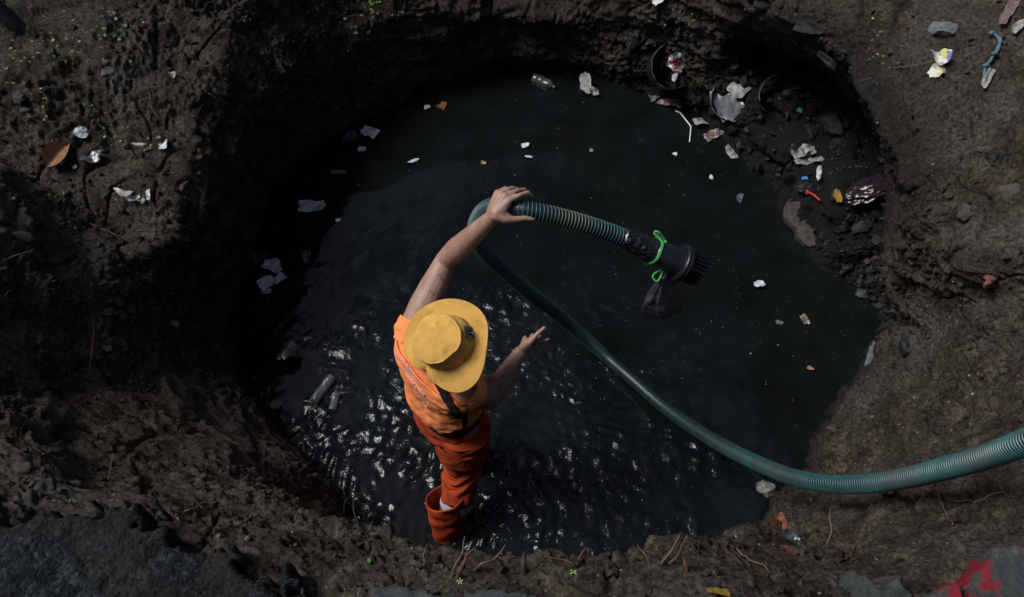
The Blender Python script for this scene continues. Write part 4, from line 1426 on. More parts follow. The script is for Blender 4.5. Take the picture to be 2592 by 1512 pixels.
scrap('plastic_scrap', 1820, 488, 14, 28, -25, M['paper_wet'], 'dark glinting plastic scrap floating off the grey slab', 'plastic')
scrap('paper_scrap', 1867, 703, 27, 22, 10, P_, 'bright white heart shaped scrap right of the strainer', 'paper', G1)
scrap('foil_wrapper', 1980, 788, 20, 28, 20, M['foil_red'], 'tiny silver and red wrapper near the right bank', 'wrapper')
scrap('plastic_scrap', 1917, 795, 20, 11, -20, M['paper_wet'], 'small grey film left of the tiny red wrapper', 'plastic')
scrap('paper_scrap', 832, 543, 12, 10, 20, P_, 'white flake right of the pale soaked carton', 'paper', G1)
scrap('soaked_carton', 768, 510, 66, 34, 5, M['paper'], 'pale soaked carton half sunk by the left wall', 'carton', None, .18, .001)
scrap('plastic_cup', 755, 632, 20, 40, 8, M['clear'], 'crushed clear cup afloat below the pale carton', 'cup', None, .5)
scrap('plastic_bag', 672, 662, 46, 40, 30, M['paper'], 'pale crumpled plastic bag against the left wall', 'bag', None, .5)
scrap('plastic_bag', 660, 705, 44, 26, 50, M['paper'], 'torn plastic piece under the pale bag by the left wall', 'plastic', None, .5)
scrap('plastic_scrap', 690, 690, 34, 16, 60, P_, 'slim white sliver below the pale bag by the left wall', 'plastic', None, .4)
scrap('plastic_scrap', 655, 720, 26, 14, 20, P_, 'lowest white sliver in the plastic by the left wall', 'plastic', None, .4)
scrap('plastic_scrap', 835, 425, 40, 14, -5, M['paper_wet'], 'dim sunken film right of the dark back left corner', 'plastic', None, .3)
scrap('plastic_bag', 642, 637, 40, 36, 0, M['clear'], 'dull grey film behind the pale bag at the left wall', 'plastic', None, .3)
scrap('plastic_bag', 712, 880, 54, 48, 15, M['clear'], 'clear swollen plastic bag in the ripples by the left wall', 'bag', None, .6)
scrap('plastic_bag', 2120, 726, 32, 22, 15, M['clear'], 'clear blister film beside the right bank', 'plastic', None, .3)
scrap('foam_strip', 2143, 880, 15, 78, -28, M['paper_wet'], 'pale crinkled foam strip along the right waterline', 'foam', None, .4, .01)
scrap('dry_leaf', 1190, 402, 13, 10, 0, M['leaf_tan'], 'small tan leaf crumb left of the two white scraps', 'leaf')
scrap('dry_leaf', 1455, 372, 10, 10, 0, M['leaf_tan'], 'small tan leaf crumb right of the two white scraps', 'leaf')
scrap('dry_leaf', 1994, 908, 18, 9, -30, M['leaf_tan'], 'beige leaf bit floating near the right foam strip', 'leaf')
# on the soil
scrap('paper_scrap', 200, 330, 32, 28, -20, P_, 'white torn paper on the left soil above the dry leaf', 'paper', None, .5, .006)
scrap('paper_scrap', 404, 361, 21, 25, 0, P_, 'square white scrap on the left soil near the pit edge', 'paper', None, .4, .006)
scrap('paper_scrap', 425, 190, 16, 16, 0, M['paper_dirty'], 'small pale lump of paper high on the left soil', 'paper', None, .6, .006)
scrap('plastic_bag', 222, 390, 52, 32, 5, M['clear'], 'clear plastic scrap on the soil right of the dry leaf', 'plastic', None, .35, .006)
scrap('paper_scrap', 335, 357, 52, 9, -3, M['paper_dirty'], 'thin dirty white strip on the left soil', 'paper', None, .3, .006)
scrap('paper_scrap', 186, 413, 11, 9, 20, P_, 'tiny white chip below the clear plastic scrap', 'paper', None, .3, .006)
for k, (a, b_, w_, h_, r_) in enumerate(((292, 470, 22, 8, -30), (312, 480, 40, 16, -10), (330, 490, 34, 16, 10), (348, 494, 26, 12, -35), (366, 484, 10, 30, 15))):
    scrap('shredded_paper', a, b_, w_, h_, r_, M['paper_dirty'] if k % 2 else P_, ('leftmost small shred', 'wide left shred', 'wide middle shred', 'slanting right shred', 'upright rightmost shred')[k] + ' of the torn white paper on the left soil', 'paper', 'torn white paper heap on the left soil', .5, .008)
scrap('foil_wrapper', 1625, 8, 38, 26, 25, P_, 'white wrapper at the top edge of the back wall', 'wrapper', None, .5, .008)
scrap('paper_scrap', 1703, 125, 13, 20, 10, P_, 'small white flag of paper above the broken pipe', 'paper', None, .3, .01)
for k, (a, b_, w_, h_, r_, m_) in enumerate(((1962, 380, 40, 34, 20, 'paper_dirty'), (1985, 372, 42, 26, -15, 'paper_dirty'), (1978, 400, 44, 26, 5, 'paper_dirty'), (2008, 402, 42, 20, 12, 'paper_dirty'), (2016, 428, 12, 34, -8, 'paper'))):
    scrap('shredded_paper', a, b_, w_, h_, r_, M[m_], ('leftmost shred', 'topmost shred', 'lower middle shred', 'right shred', 'separate hanging tail')[k] + ' of the wet white paper on the black mud', 'paper', 'wet white paper heap on the mud', .6, .012)
scrap('dry_leaf', 2060, 487, 18, 36, 10, M['leaf_yellow'], 'mustard yellow leaf left of the purple black bag', 'leaf', None, .4, .012)
scrap('green_leaf', 1962, 277, 20, 14, -35, M['leaf_green'], 'single fresh green leaf on the black mud', 'leaf', None, .25, .012)
scrap('plastic_scrap', 1980, 441, 14, 8, 0, simple('blue_chip', (.03, .17, .42), .4, .2), 'tiny bright blue chip at the mud edge', 'plastic', None, .2, .012)
scrap('dark_film', 1978, 462, 46, 26, -25, M['black_film'], 'black film flap at the mud edge above the grey slab', 'plastic', None, .3, .010)
scrap('foil_wrapper', 2310, 150, 40, 44, 20, M['foil_yellow'], 'upper half of the yellow wrapper with a blue corner', 'wrapper', 'torn yellow wrapper on the right bank', .4, .010)
scrap('foil_wrapper', 2303, 182, 44, 32, 40, M['foil_yellow'], 'lower crumpled half of the yellow wrapper on the right bank', 'wrapper', 'torn yellow wrapper on the right bank', .5, .010)
scrap('black_scrap', 2235, 843, 36, 60, -20, M['black_film'], 'black plastic scrap trodden into the right bank', 'plastic', None, .35, .006)
scrap('black_scrap', 2305, 1067, 16, 15, 0, M['black_film'], 'tiny black plastic bit above the hose on the right bank', 'plastic', None, .3, .006)
scrap('dry_leaf', 1913, 1298, 34, 54, 12, M['leaf_orange'], 'glossy orange brown leaf on the near right bank', 'leaf', None, .35, .012)
scrap('plastic_scrap', 1942, 1326, 34, 40, 30, M['clear'], 'clear crinkled film below the orange brown leaf', 'plastic', None, .4, .010)
scrap('dry_leaf', 1940, 1360, 44, 22, -15, simple('red_chip', (.085, .036, .028), .8, .4), 'dull red chip under the clear crinkled film', 'chip', None, .25, .008)
scrap('dry_leaf', 420, 797, 38, 16, 0, M['leaf_tan'], 'dim tan leaf in the dark left hollow', 'leaf', None, .25, .01)
scrap('dry_leaf', 1762, 1461, 62, 15, -5, M['leaf_yellow'], 'yellow brown leaf strip at the bottom edge', 'leaf', None, .3, .012)

# the big folded dry leaf on the left soil
def leaf_mesh(L_, W_, foldz):
    n1, n2 = 25, 13
    V = []
    for i, u in enumerate(np.linspace(0, 1, n1)):
        w_ = W_ * (math.sin(math.pi * u ** .85) ** .8) * .5 + .0004
        for j, v_ in enumerate(np.linspace(-1, 1, n2)):
            V.append(((u - .5) * L_, v_ * w_, abs(v_) * w_ * foldz + .012 * math.sin(u * 3) * 1 + .0012 * math.sin(u * 70) * abs(v_)))
    return np.array(V), grid_faces(n1, n2)
p, nn_, x, y, sc = place_frame(145, 382, 55)
v, q = leaf_mesh(78 * sc, 52 * sc, .8)
lf = from_local('dry_leaf', v, q, None, p, nn_, x, y, M['leaf_brown'], .006, label='large folded brown dry leaf on the left soil', cat='leaf')
v, q, tt = tube_arrays(np.array([[(u - .5) * 78 * sc - .01, 0, .012 * math.sin(u * 3) + .001] for u in np.linspace(-.12, 1, 14)]), .0011, 6)
vein = from_local('midrib', v, q, tt, p, nn_, x, y, M['leaf_tan'], .006)
vein.parent = lf; vein.matrix_parent_inverse = lf.matrix_world.inverted()

# clear bottle by the back wall, two sunk bottles on the left
def bottle(px, py, L_, D_, rot, mat, label, name='plastic_bottle', sink=.3, neck=True):
    p, nn_, x, y, sc = place_frame(px, py, rot, 1.0)
    L_ *= sc; D_ *= sc
    pr = [(-.5, .0), (-.5, .42), (-.47, .5), (-.3, .5), (-.28, .46), (-.26, .5), (-.05, .5), (-.03, .46), (-.01, .5), (.2, .48), (.34, .30), (.40, .17), (.44, .17), (.445, .2), (.5, .2), (.5, 0)] if neck else \
         [(-.5, .0), (-.5, .40), (-.46, .42), (-.2, .44), (.1, .47), (.34, .5), (.36, .54), (.40, .54), (.41, .5), (.46, .52), (.5, .5), (.5, .44), (-.40, .36)]
    a = np.linspace(0, 2 * math.pi, 28, endpoint=False)
    V = np.array([[(u * L_, r_ * D_ * math.cos(t_), r_ * D_ * math.sin(t_)) for t_ in a] for u, r_ in dense(pr, 3)])
    V[..., 2] += .10 * D_ * pnoise(V.reshape(-1, 3) * 18, 7).reshape(V.shape[:2]); V[..., 1] += .12 * D_ * pnoise(V.reshape(-1, 3) * 16, 8).reshape(V.shape[:2])
    v, q, tt = loft(V)
    body = from_local(name, v, q, tt, p, nn_, x, y, mat, D_ * sink, label=label, cat='bottle' if neck else 'cup')
    return body
bottle(1340, 206, 66, 24, -42, M['clear'], 'crushed clear bottle floating at the foot of the back wall', sink=.1)
bottle(796, 960, 74, 28, 65, M['paper_wet'], 'longer grey plastic cup tipped over left of the worker', 'plastic_cup', .08, False)
bottle(824, 992, 44, 24, 85, M['paper_wet'], 'shorter grey plastic cup beside the tipped longer one', 'plastic_cup', .04, False)
bottle(2042, 152, 62, 40, -60, M['clear'], 'clear ribbed cup tucked under the right overhang', 'plastic_cup', .3, False)

# bent drinking straw
P = np.array([pz(a * KD, b_ * KD, .012) for a, b_ in ((1662, 274), (1673, 277), (1700, 311), (1700, 318), (1697, 350))])
obj('drinking_straw', mesh_np('drinking_straw', *tube_arrays(resample(P, .004)[0], .0042, 8)), M['straw'], label='bent white drinking straw floating below the long wrapper', cat='straw')
# red plastic stick on the mud
P = []
for a, b_ in ((1968, 461), (1985, 477), (2000, 485), (2016, 499)):
    h_, n_ = hit(a * KD, b_ * KD); P.append(h_ + np.array([0, 0, .018]) - ray(a * KD, b_ * KD) * .02)
rk = MB(); rk.tube(resample(catmull(np.array(P), 30), .004)[0], .0065, 8); rk.tube(np.array([P[1] - CX * .008 - CU * .02, P[1] + CX * .004 + CU * .012]), .004, 6)
obj('red_stick', rk.mesh('red_stick'), M['red_plastic'], label='bright red plastic stick lying on the mud slab', cat='stick')

# stones
def rock(px, py, w_, h_, mat, label, name='stone', rot=0, flat=.6, seed=None, cat='stone', sink=.3, poly=None, rough=.22, group=None):
    p, nn_, x, y, sc = place_frame(px, py, rot, .5)
    _seed[0] += 1
    sd_ = seed or _seed[0]
    bm = bmesh.new()
    bmesh.ops.create_icosphere(bm, subdivisions=4, radius=1)
    V = np.array([v_.co[:] for v_ in bm.verts])
    F = np.array([[v_.index for v_ in f_.verts] for f_ in bm.faces])
    bm.free()
    if poly is not None:      # outline given round the centre, in d-pixels
        th = np.arctan2(V[:, 1], V[:, 0])
        pa = np.array([math.atan2(-(b_ - py), a - px) for a, b_ in poly]); pr = np.array([math.hypot(a - px, b_ - py) for a, b_ in poly])
        o_ = np.argsort(pa); pa = pa[o_]; pr = pr[o_]
        rr = np.interp(th, np.concatenate([pa - 2 * math.pi, pa, pa + 2 * math.pi]), np.concatenate([pr, pr, pr]))
        hyp = np.hypot(V[:, 0], V[:, 1]); hyp[hyp < 1e-6] = 1
        prof = np.clip(np.hypot(V[:, 0], V[:, 1]) * 1.25, 0, 1)
        X = np.cos(th) * rr * prof * sc; Y = np.sin(th) * rr * prof * sc * 1.15
        Z = np.sign(V[:, 2]) * np.abs(V[:, 2]) ** .6 * flat * sc * np.mean(pr)
        V = np.stack([X, Y, Z], 1)
    else:
        sq = np.sign(V) * np.abs(V) ** .75
        V = sq * np.array([w_ * sc / 2, h_ * sc / 2 * 1.1, flat * sc * min(w_, h_) / 2])
    rsf = np.random.RandomState(sd_)
    for _k in range(14):
        dk = rsf.normal(size=3); dk /= np.linalg.norm(dk)
        dt = V @ dk; hk = np.percentile(dt, rsf.uniform(80, 96))
        V = V - np.clip(dt - hk, 0, None)[:, None] * dk * .92
    s_ = np.abs(V).max()
    q = V / s_
    V = V * (1 + rough * pnoise(q * 1.6, sd_ % 50) + rough * .5 * pnoise(q * 3.7, sd_ % 47))[:, None] + (s_ * .03 * pnoise(q * 9, sd_ % 31))[:, None] * V / s_
    return from_local(name, V, None, F, p, nn_, x, y, mat, -sink * flat * sc * (min(w_, h_) if poly is None else 20) / 2, label=label, cat=cat, group=group)
rock(2322, 73, 72, 50, M['rock_pale'], 'pale grey wedge shaped stone on the upper right bank', poly=[(2286, 52), (2355, 50), (2357, 68), (2342, 95), (2308, 98), (2290, 80)], flat=.5, sink=.2)
rock(2050, 300, 62, 76, M['rock_dark'], 'largest rounded dark rock on the black mud', flat=.7)
rock(1996, 325, 36, 48, M['rock_dark'], 'smaller dark rock left of the largest on the mud', flat=.7)
rock(2058, 350, 46, 34, M['rock_dark'], 'dark rock just below the largest on the mud', flat=.6)
rock(1985, 575, 120, 190, M['rock'], 'flat triangular grey slab jutting into the sewage', 'stone_slab', poly=[(1918, 480), (1950, 470), (2000, 480), (2035, 540), (2062, 625), (2042, 664), (2000, 612), (1962, 568), (1925, 528)], flat=.22, sink=.15, rough=.10)
rock(2120, 560, 70, 40, M['rock_dark'], 'wide dark clod behind the triangular slab', flat=.6)
rock(2130, 610, 80, 36, M['rock_dark'], 'long dark clod right of the triangular slab tip', rot=10, flat=.6)
rock(2150, 655, 60, 28, M['rock_dark'], 'low wet clod at the waterline under the right overhang', rot=20, flat=.6)
rock(2088, 655, 36, 24, M['rock_dark'], 'small wet clod beside the triangular slab tip', flat=.7)
rock(2424, 365, 40, 24, M['rock'], 'smaller of two grey stones on the right bank', flat=.7)
rock(2458, 380, 66, 40, M['rock_dark'], 'larger darker of two stones on the right bank', flat=.7)
rock(2437, 688, 26, 66, M['brick'], 'orange brick fragment set in the right bank', 'brick_fragment', 0, .5, cat='brick', poly=[(2432, 655), (2446, 660), (2442, 692), (2450, 712), (2436, 722), (2424, 716), (2428, 690)], sink=.05)
rock(1887, 1206, 54, 40, M['paper_dirty'], 'pocked pale foam block at the waterline under the hose', 'foam_block', 0, .8, cat='foam', sink=.1)
rock(45, 242, 32, 34, M['rock'], 'grey round stone on the left soil near the frame edge', flat=.7)
rock(61, 272, 26, 22, M['rock'], 'small grey stone right below the round left one', flat=.7)
rock(265, 170, 34, 56, M['pink_stone'], 'flat pinkish stone pressed into the left soil', flat=.2, sink=.1)
rock(250, 368, 34, 26, M['rock_dark'], 'dark lump of stone above the clear plastic scrap', flat=.8)
rock(322, 376, 20, 18, M['rock_dark'], 'small bluish dark stone under the dirty strip', flat=.8)
rock(357, 371, 14, 10, M['pink_stone'], 'tiny beige pebble right of the dirty strip', flat=.8)
rock(490, 384, 28, 18, M['brick'], 'dull brick chip on the left pit edge', 'brick_fragment', 20, .6, cat='brick')
rock(60, 585, 72, 26, M['rock'], 'flat grey stone in the dark hollow at far left', rot=12, flat=.5)
rock(48, 560, 60, 30, M['rock_dark'], 'rough clod above the flat stone at far left', flat=.7)
rock(60, 1150, 60, 34, M['rock'], 'pale clod on the dim slope above the asphalt', rot=20, flat=.6)
rock(180, 1190, 50, 30, M['rock'], 'brown clod at the upper asphalt edge', rot=10, flat=.7)
rock(290, 1370, 62, 16, M['wood'], 'short dark stick lying on the asphalt', 'wood_stick', 28, .6, cat='stick')
rock(2380, 520, 60, 40, M['rock'], 'greyish clod in the middle of the right bank', flat=.5)
rock(2480, 470, 60, 50, M['rock'], 'rough grey clod near the right frame edge', flat=.5)
rock(2060, 1052, 70, 26, M['rock'], 'yellowish clod above the hose on the right bank', rot=10, flat=.5)
rock(1270, 1400, 40, 26, M['rock_dark'], 'dark wet clod on the near rim beside a black root', flat=.7)
rock(905, 78, 30, 20, M['rock_dark'], 'dark clod stuck in the back wall', flat=.7)
rock(2410, 290, 26, 16, M['rock'], 'small half buried clod below the teal rope', flat=.7)

# broken pipe in the wall with a wrapper inside, pot shards, sheets
def shell(px, py, rad, length, a0, a1, tiltx, tilty, label, name, cat, mat=M['shard'], lift=.02, th=.008):
    """curved wall of a broken vessel, open towards the viewer"""
    p, _ = hit(px * KD, py * KD)
    sc = depth_of(p) / (FPX / KD)
    ax = -ray(px * KD, py * KD); ax /= np.linalg.norm(ax)
    ax = ax + CX * tiltx + CU * tilty; ax /= np.linalg.norm(ax)
    x = CX - ax * np.dot(CX, ax); x /= np.linalg.norm(x); y = np.cross(ax, x)
    rad *= sc; length *= sc
    a = np.radians(np.linspace(a0, a1, 60))
    rs = np.random.RandomState(int(px))
    e = .06 * np.sin(a * 5 + rs.rand() * 6) + .04 * np.sin(a * 11 + rs.rand() * 6)
    out, inn = [], []
    for u in np.linspace(0, 1, 14):
        hgt = (length * (1 + e) * u)[:, None]
        rr = rad * (.96 + .04 * u)
        out.append(p - ax * (length * .75) + ax * (hgt + lift) + rr * (np.cos(a)[:, None] * x + np.sin(a)[:, None] * y))
        inn.append(p - ax * (length * .75) + ax * (hgt + lift) + (rr - th) * (np.cos(a)[:, None] * x + np.sin(a)[:, None] * y))
    V = np.array(inn + out[::-1])
    root = obj(name, mesh_np(name, V.reshape(-1, 3), grid_faces(V.shape[0], V.shape[1])), mat, label=label, cat=cat)
    rim = ((out[-1] + inn[-1]) / 2)[18:44]
    rimo = obj('rim', mesh_np('rim', *tube_arrays(rim, th * .33, 6)), M['shard_rim'], root)
    return root, p, ax
shell(1652, 165, 56, 60, 45, 305, .25, .1, 'broken dark pipe end open in the back wall', 'broken_pipe', 'pipe')
shell(1915, 235, 50, 40, 95, 235, .2, .0, 'curved dark pot shard with a pale rim on the mud', 'pot_shard', 'shard')
shell(1800, 245, 52, 46, 120, 250, .1, .1, 'grey curved drum piece left of the pot shard', 'drum_piece', 'drum', M['clear'])
scrap('foil_wrapper', 1662, 160, 44, 42, -35, M['foil_mix'], 'crumpled red white and blue wrapper inside the broken pipe', 'wrapper', None, .6, .03)
scrap('card_scrap', 1659, 192, 13, 24, -15, P_, 'small white card hanging from the pipe wrapper', 'paper', None, .2, .03)
scrap('plastic_sheet', 1790, 250, 66, 110, 15, M['paper_wet'], 'grey stretched plastic sheet running into the water', 'plastic', None, .25, .012)
scrap('paper_scrap', 1822, 222, 54, 42, 25, M['paper_dirty'], 'white peeling film on the grey plastic sheet', 'plastic', None, .3, .03)
scrap('dark_sheet', 1995, 70, 80, 46, -35, M['rock_dark'], 'dull sheet poking out under the upper right rim', 'plastic', None, .3, .01)
# crumpled purple-black bag
p, nn_, x, y, sc = place_frame(2145, 470, 5, .5)
bm = bmesh.new(); bmesh.ops.create_icosphere(bm, subdivisions=5, radius=1)
V = np.array([v_.co[:] for v_ in bm.verts]); F = np.array([[v_.index for v_ in f_.verts] for f_ in bm.faces]); bm.free()
d_ = .30 * np.abs(pnoise(V * 2.2, 44)) + .16 * np.abs(pnoise(V * np.array([3, 7, 5]), 45)) + .07 * np.abs(pnoise(V * 12, 46))
V = V * (.85 + d_)[:, None] * np.array([74 * sc, 50 * sc, 24 * sc])
from_local('plastic_bag', V, None, F, p, nn_, x, y, M['purple_film'], .01, label='shiny crumpled purple black bag under the right overhang', cat='bag')
# teal rope with rags, upper right
def on_ground(pts, lift=.012):
    return np.array([hit(a * KD, b_ * KD)[0] - ray(a * KD, b_ * KD) * lift + np.array([0, 0, lift * .4]) for a, b_ in pts])
rb_ = MB()
for off in (0, 5):
    rb_.tube(resample(catmull(on_ground([(2440 + off, 84), (2462 - off, 100), (2452 + off, 122), (2445, 138), (2434 + off * .6, 152), (2424, 168), (2420, 190)]), 60), .004)[0], .0055, 8)
for a, b_ in ((2446, 136), (2425, 166), (2440, 86)):
    c_ = on_ground([(a, b_)], .016)[0]
    rb_.tube(np.array([c_ - CX * .012, c_ + CU * .004, c_ + CX * .012]), .0095, 8)
obj('teal_rope', rb_.mesh('teal_rope'), M['rope'], label='frayed knotted teal rope on the upper right bank', cat='rope')
scrap('rag', 2480, 42, 24, 100, -38, M['rag'], 'brown rag tied above the teal rope', 'rag', None, .4, .016)
scrap('rag', 2500, 72, 20, 52, -50, M['rag_grey'], 'pale frayed rag right of the teal rope', 'rag', None, .5, .016)
scrap('rag', 2424, 200, 20, 66, -35, M['rag_grey'], 'grey ragged cloth at the lower end of the teal rope', 'rag', None, .5, .010)
scrap('orange_chip', 2456, 6, 14, 12, 0, M['leaf_orange'], 'tiny orange chip at the top right edge', 'chip', None, .3, .01)

# dark timber stake, top left
def timber():
    b0, n_ = hit(44 * KD, 66 * KD)
    top = b0 + np.array([-.30, .10, .42])
    ax = (top - b0) / np.linalg.norm(top - b0)
    x = np.cross(ax, [0, .3, 1]); x /= np.linalg.norm(x); y = np.cross(ax, x)
    V = []
    for u, w_ in zip(np.linspace(-.04, .55, 30), np.interp(np.linspace(0, 1, 30), [0, .06, .12, 1], [.032, .040, .043, .046])):
        ring_ = []
        for k, (sx, sy) in enumerate(((-1, -.6), (-.8, -.8), (.8, -.8), (1, -.6), (1, .6), (.8, .8), (-.8, .8), (-1, .6))):
            ring_.append(b0 + ax * u + x * sx * w_ + y * sy * w_ * .8)
        V.append(ring_)
    V = np.array(V); V = V + (.003 * pnoise(V.reshape(-1, 3) * 30, 9)).reshape(V.shape[:2])[..., None] * x
    return mesh_np('timber_stake', *loft(V), smooth=False)
obj('timber_stake', timber(), M['wood'], label='dark squared timber stake in the top left corner', cat='stake')

# roots
def root(pts, r0, mat, label, name='root', lift=.02, over=False, group=None):
    base, _ = hit(pts[0][0] * KD, pts[0][1] * KD)
    d0 = depth_of(base)
    P = []
    for k, (a, b_) in enumerate(pts):
        h_, _ = hit(a * KD, b_ * KD)
        dd = depth_of(h_)
        if over or dd > d0 + .25: dd = d0 + .02 * k
        P.append(pd(a * KD, b_ * KD, dd - (lift if k else -.01)))
    path = catmull(np.array(P), 14 * len(P))
    path = path + .0035 * np.stack([pnoise(path * 30, 1), pnoise(path * 30, 2), pnoise(path * 30, 3)], 1)
    return obj(name, mesh_np(name, *tube_arrays(path, np.linspace(r0 * .78, r0 * .3, len(path)), 7)), mat, label=label, cat='root', group=group)
RT, RD, RR = M['root'], M['root_dark'], M['root_red']
root([(497, 164), (520, 160), (528, 150), (545, 145), (564, 136)], .0045, RT, 'pale crooked root jutting from the upper left pit edge')
root([(540, 42), (560, 30), (580, 24), (596, 20)], .003, RT, 'thin root at the very top of the left pit edge')
root([(358, 205), (368, 235), (370, 260), (385, 285), (408, 312)], .003, RT, 'long thin root hanging down the left soil face')
root([(365, 245), (345, 262), (325, 290)], .002, RT, 'short side root left of the long thin one')
root([(494, 216), (515, 232), (540, 246), (562, 256)], .0035, RT, 'forked root over the dark corner below the pale crooked one')
root([(530, 240), (550, 262), (575, 275)], .0025, RT, 'lower twig of the forked root over the dark corner')
root([(462, 278), (480, 288), (498, 298), (512, 316)], .003, RT, 'drooping root on the left pit edge')
root([(308, 240), (318, 232), (335, 240)], .0025, RT, 'tiny bent rootlet in the middle of the left soil')
for k, pp in enumerate((((215, 518), (290, 585), (350, 645), (380, 690)), ((218, 550), (280, 575), (330, 600), (352, 605)), ((262, 560), (300, 590), (340, 598)), ((330, 575), (365, 590), (405, 605), (440, 622)),
                        ((335, 580), (360, 612), (380, 640), (395, 662)), ((330, 570), (360, 568), (384, 578)), ((345, 560), (375, 548), (390, 540)))):
    root(list(pp), (.0065, .004, .004, .004, .0045, .004, .005)[k], RT if k % 2 else RD, ('longest thick twig in the tangle hanging from the left ledge', 'thin straight twig above the longest one in the left tangle', 'short twig crossing the middle of the left tangle', 'twig reaching furthest right out of the left tangle', 'twig drooping from the right half of the left tangle', 'nearly level short twig at the right of the left tangle', 'topmost stubby twig at the right of the left tangle')[k], 'twig', .03, True, 'twig tangle on the left ledge')
root([(-5, 642), (25, 634), (55, 624), (90, 621)], .0055, RT, 'bright curved root at the far left edge of the hollow')
root([(88, 621), (100, 640), (108, 652)], .003, RT, 'drooping tip after the bright curved root at far left')
root([(0, 752), (14, 725), (28, 714)], .006, RR, 'reddish root stub at the far left edge')
root([(232, 785), (230, 830), (225, 880), (218, 920)], .008, RD, 'dull vertical root in the dark left hollow')
root([(436, 1263), (470, 1254), (500, 1240), (530, 1236), (556, 1235)], .0045, RT, 'pale wavy root on the slope above the asphalt')
root([(440, 1266), (480, 1258), (512, 1248)], .003, RT, 'shorter root just below the pale wavy one')
root([(572, 1300), (600, 1285), (620, 1266), (630, 1232)], .0045, RT, 'upright bent root right of the pale wavy one')
root([(268, 1180), (272, 1150), (276, 1128)], .0035, RT, 'knotted rootlet on the dim brown slope')
root([(846, 1268), (850, 1235), (862, 1222), (888, 1212)], .006, RD, 'dark forked root at the lower left waterline', over=True)
root([(884, 1300), (872, 1262), (868, 1225)], .004, RD, 'thin dark root right of the dark forked one', over=True)
root([(1122, 1432), (1140, 1390), (1150, 1366), (1166, 1350)], .0085, RR, 'thick red root standing on the near rim', over=True)
root([(1108, 1430), (1120, 1395), (1138, 1360), (1141, 1318)], .0042, RT, 'tall thin pale root left of the thick red one', over=True)
root([(1122, 1436), (1128, 1405), (1134, 1392)], .0035, RT, 'short pale root at the foot of the red one', over=True)
root([(1162, 1412), (1185, 1385), (1215, 1378), (1245, 1342)], .0055, RT, 'tan slanting root right of the thick red one', over=True)
root([(1042, 1412), (1044, 1385), (1042, 1368), (1050, 1340)], .0035, RT, 'short squiggly root on the near rim below the boot', over=True)
root([(1292, 1420), (1288, 1385), (1294, 1362)], .014, RD, 'black stump of a root on the near rim', 'root_stump', over=True)
root([(1420, 1400), (1405, 1385), (1340, 1366)], .0035, RR, 'low sprawling rootlet in the middle of the near rim', over=True)
root([(1400, 1392), (1418, 1378), (1442, 1350)], .005, RR, 'reddish root rising right of the sprawling rootlet', over=True)
root([(1480, 1398), (1478, 1380), (1490, 1366)], .005, RD, 'dark root nub on the near rim', over=True)
root([(1600, 1398), (1590, 1370), (1568, 1340)], .003, RT, 'fine forked rootlet left of the crossed roots', over=True)
root([(1592, 1372), (1620, 1362), (1612, 1340)], .003, RT, 'curled branch of the fine forked rootlet', over=True)
root([(1624, 1396), (1645, 1362), (1676, 1316)], .0055, RT, 'left of the two crossed tan roots on the near rim', over=True)
root([(1646, 1390), (1668, 1362), (1690, 1318)], .005, RT, 'right of the two crossed tan roots on the near rim', over=True)
root([(1662, 1332), (1675, 1350), (1690, 1366)], .005, RR, 'stubby root bridging the two crossed roots', over=True)
root([(1690, 1416), (1688, 1392), (1682, 1372)], .009, RR, 'stout pink root right of the crossed roots', over=True)
root([(1770, 1334), (1810, 1362), (1846, 1392)], .011, RD, 'upper black stick in the bundle on the near right rim', 'stick')
root([(1776, 1346), (1812, 1376), (1830, 1392)], .010, RD, 'lower black stick in the bundle on the near right rim', 'stick')
root([(1788, 1336), (1820, 1358), (1850, 1380), (1880, 1392), (1895, 1412)], .0045, RT, 'long tan root along the black stick bundle')
root([(2035, 1342), (2046, 1310), (2042, 1275), (2044, 1254), (2062, 1244)], .0045, RT, 'hooked tan root below the lowest bend of the hose')
root([(2044, 1288), (2062, 1308), (2078, 1330)], .003, RT, 'side twig of the hooked tan root')
root([(2060, 1384), (2095, 1368), (2108, 1340), (2125, 1320)], .0055, RR, 'arched reddish root on the near right bank')
root([(2118, 1324), (2128, 1290), (2116, 1262)], .004, RT, 'upright thin root above the arched reddish one')
root([(2308, 1215), (2320, 1245), (2332, 1270), (2346, 1290)], .0045, RT, 'straight root under the hose at right')
root([(2318, 1222), (2350, 1234), (2385, 1232), (2400, 1238)], .0035, RT, 'bowed rootlet right of the straight root')
root([(2440, 1172), (2456, 1186), (2470, 1208), (2482, 1222)], .0035, RT, 'rootlet creeping from under the hose near the right edge')
root([(2478, 1212), (2450, 1214), (2425, 1226), (2400, 1236)], .003, RT, 'long rootlet running left from the right edge')
root([(2196, 168), (2240, 162), (2290, 152), (2300, 130), (2326, 112)], .003, RT, 'fine long root left of the yellow wrapper')
root([(2320, 300), (2318, 285), (2326, 272)], .003, RT, 'tiny upright rootlet below the yellow wrapper')
root([(2400, 372), (2415, 355), (2432, 342)], .003, RT, 'short tan rootlet above the two right stones')
root([(2150, 190), (2120, 200), (2106, 204)], .0025, RT, 'fine whisker root over the right overhang')
root([(2216, 305), (2212, 290), (2226, 275)], .003, RT, 'pale whisker root lower on the right overhang')
root([(2280, 560), (2320, 540), (2360, 520)], .006, RD, 'dark buried root across the right bank')
root([(2030, 250), (2005, 215), (1998, 160), (2010, 112)], .007, RD, 'dark ribbon root hanging in the right overhang', over=False)

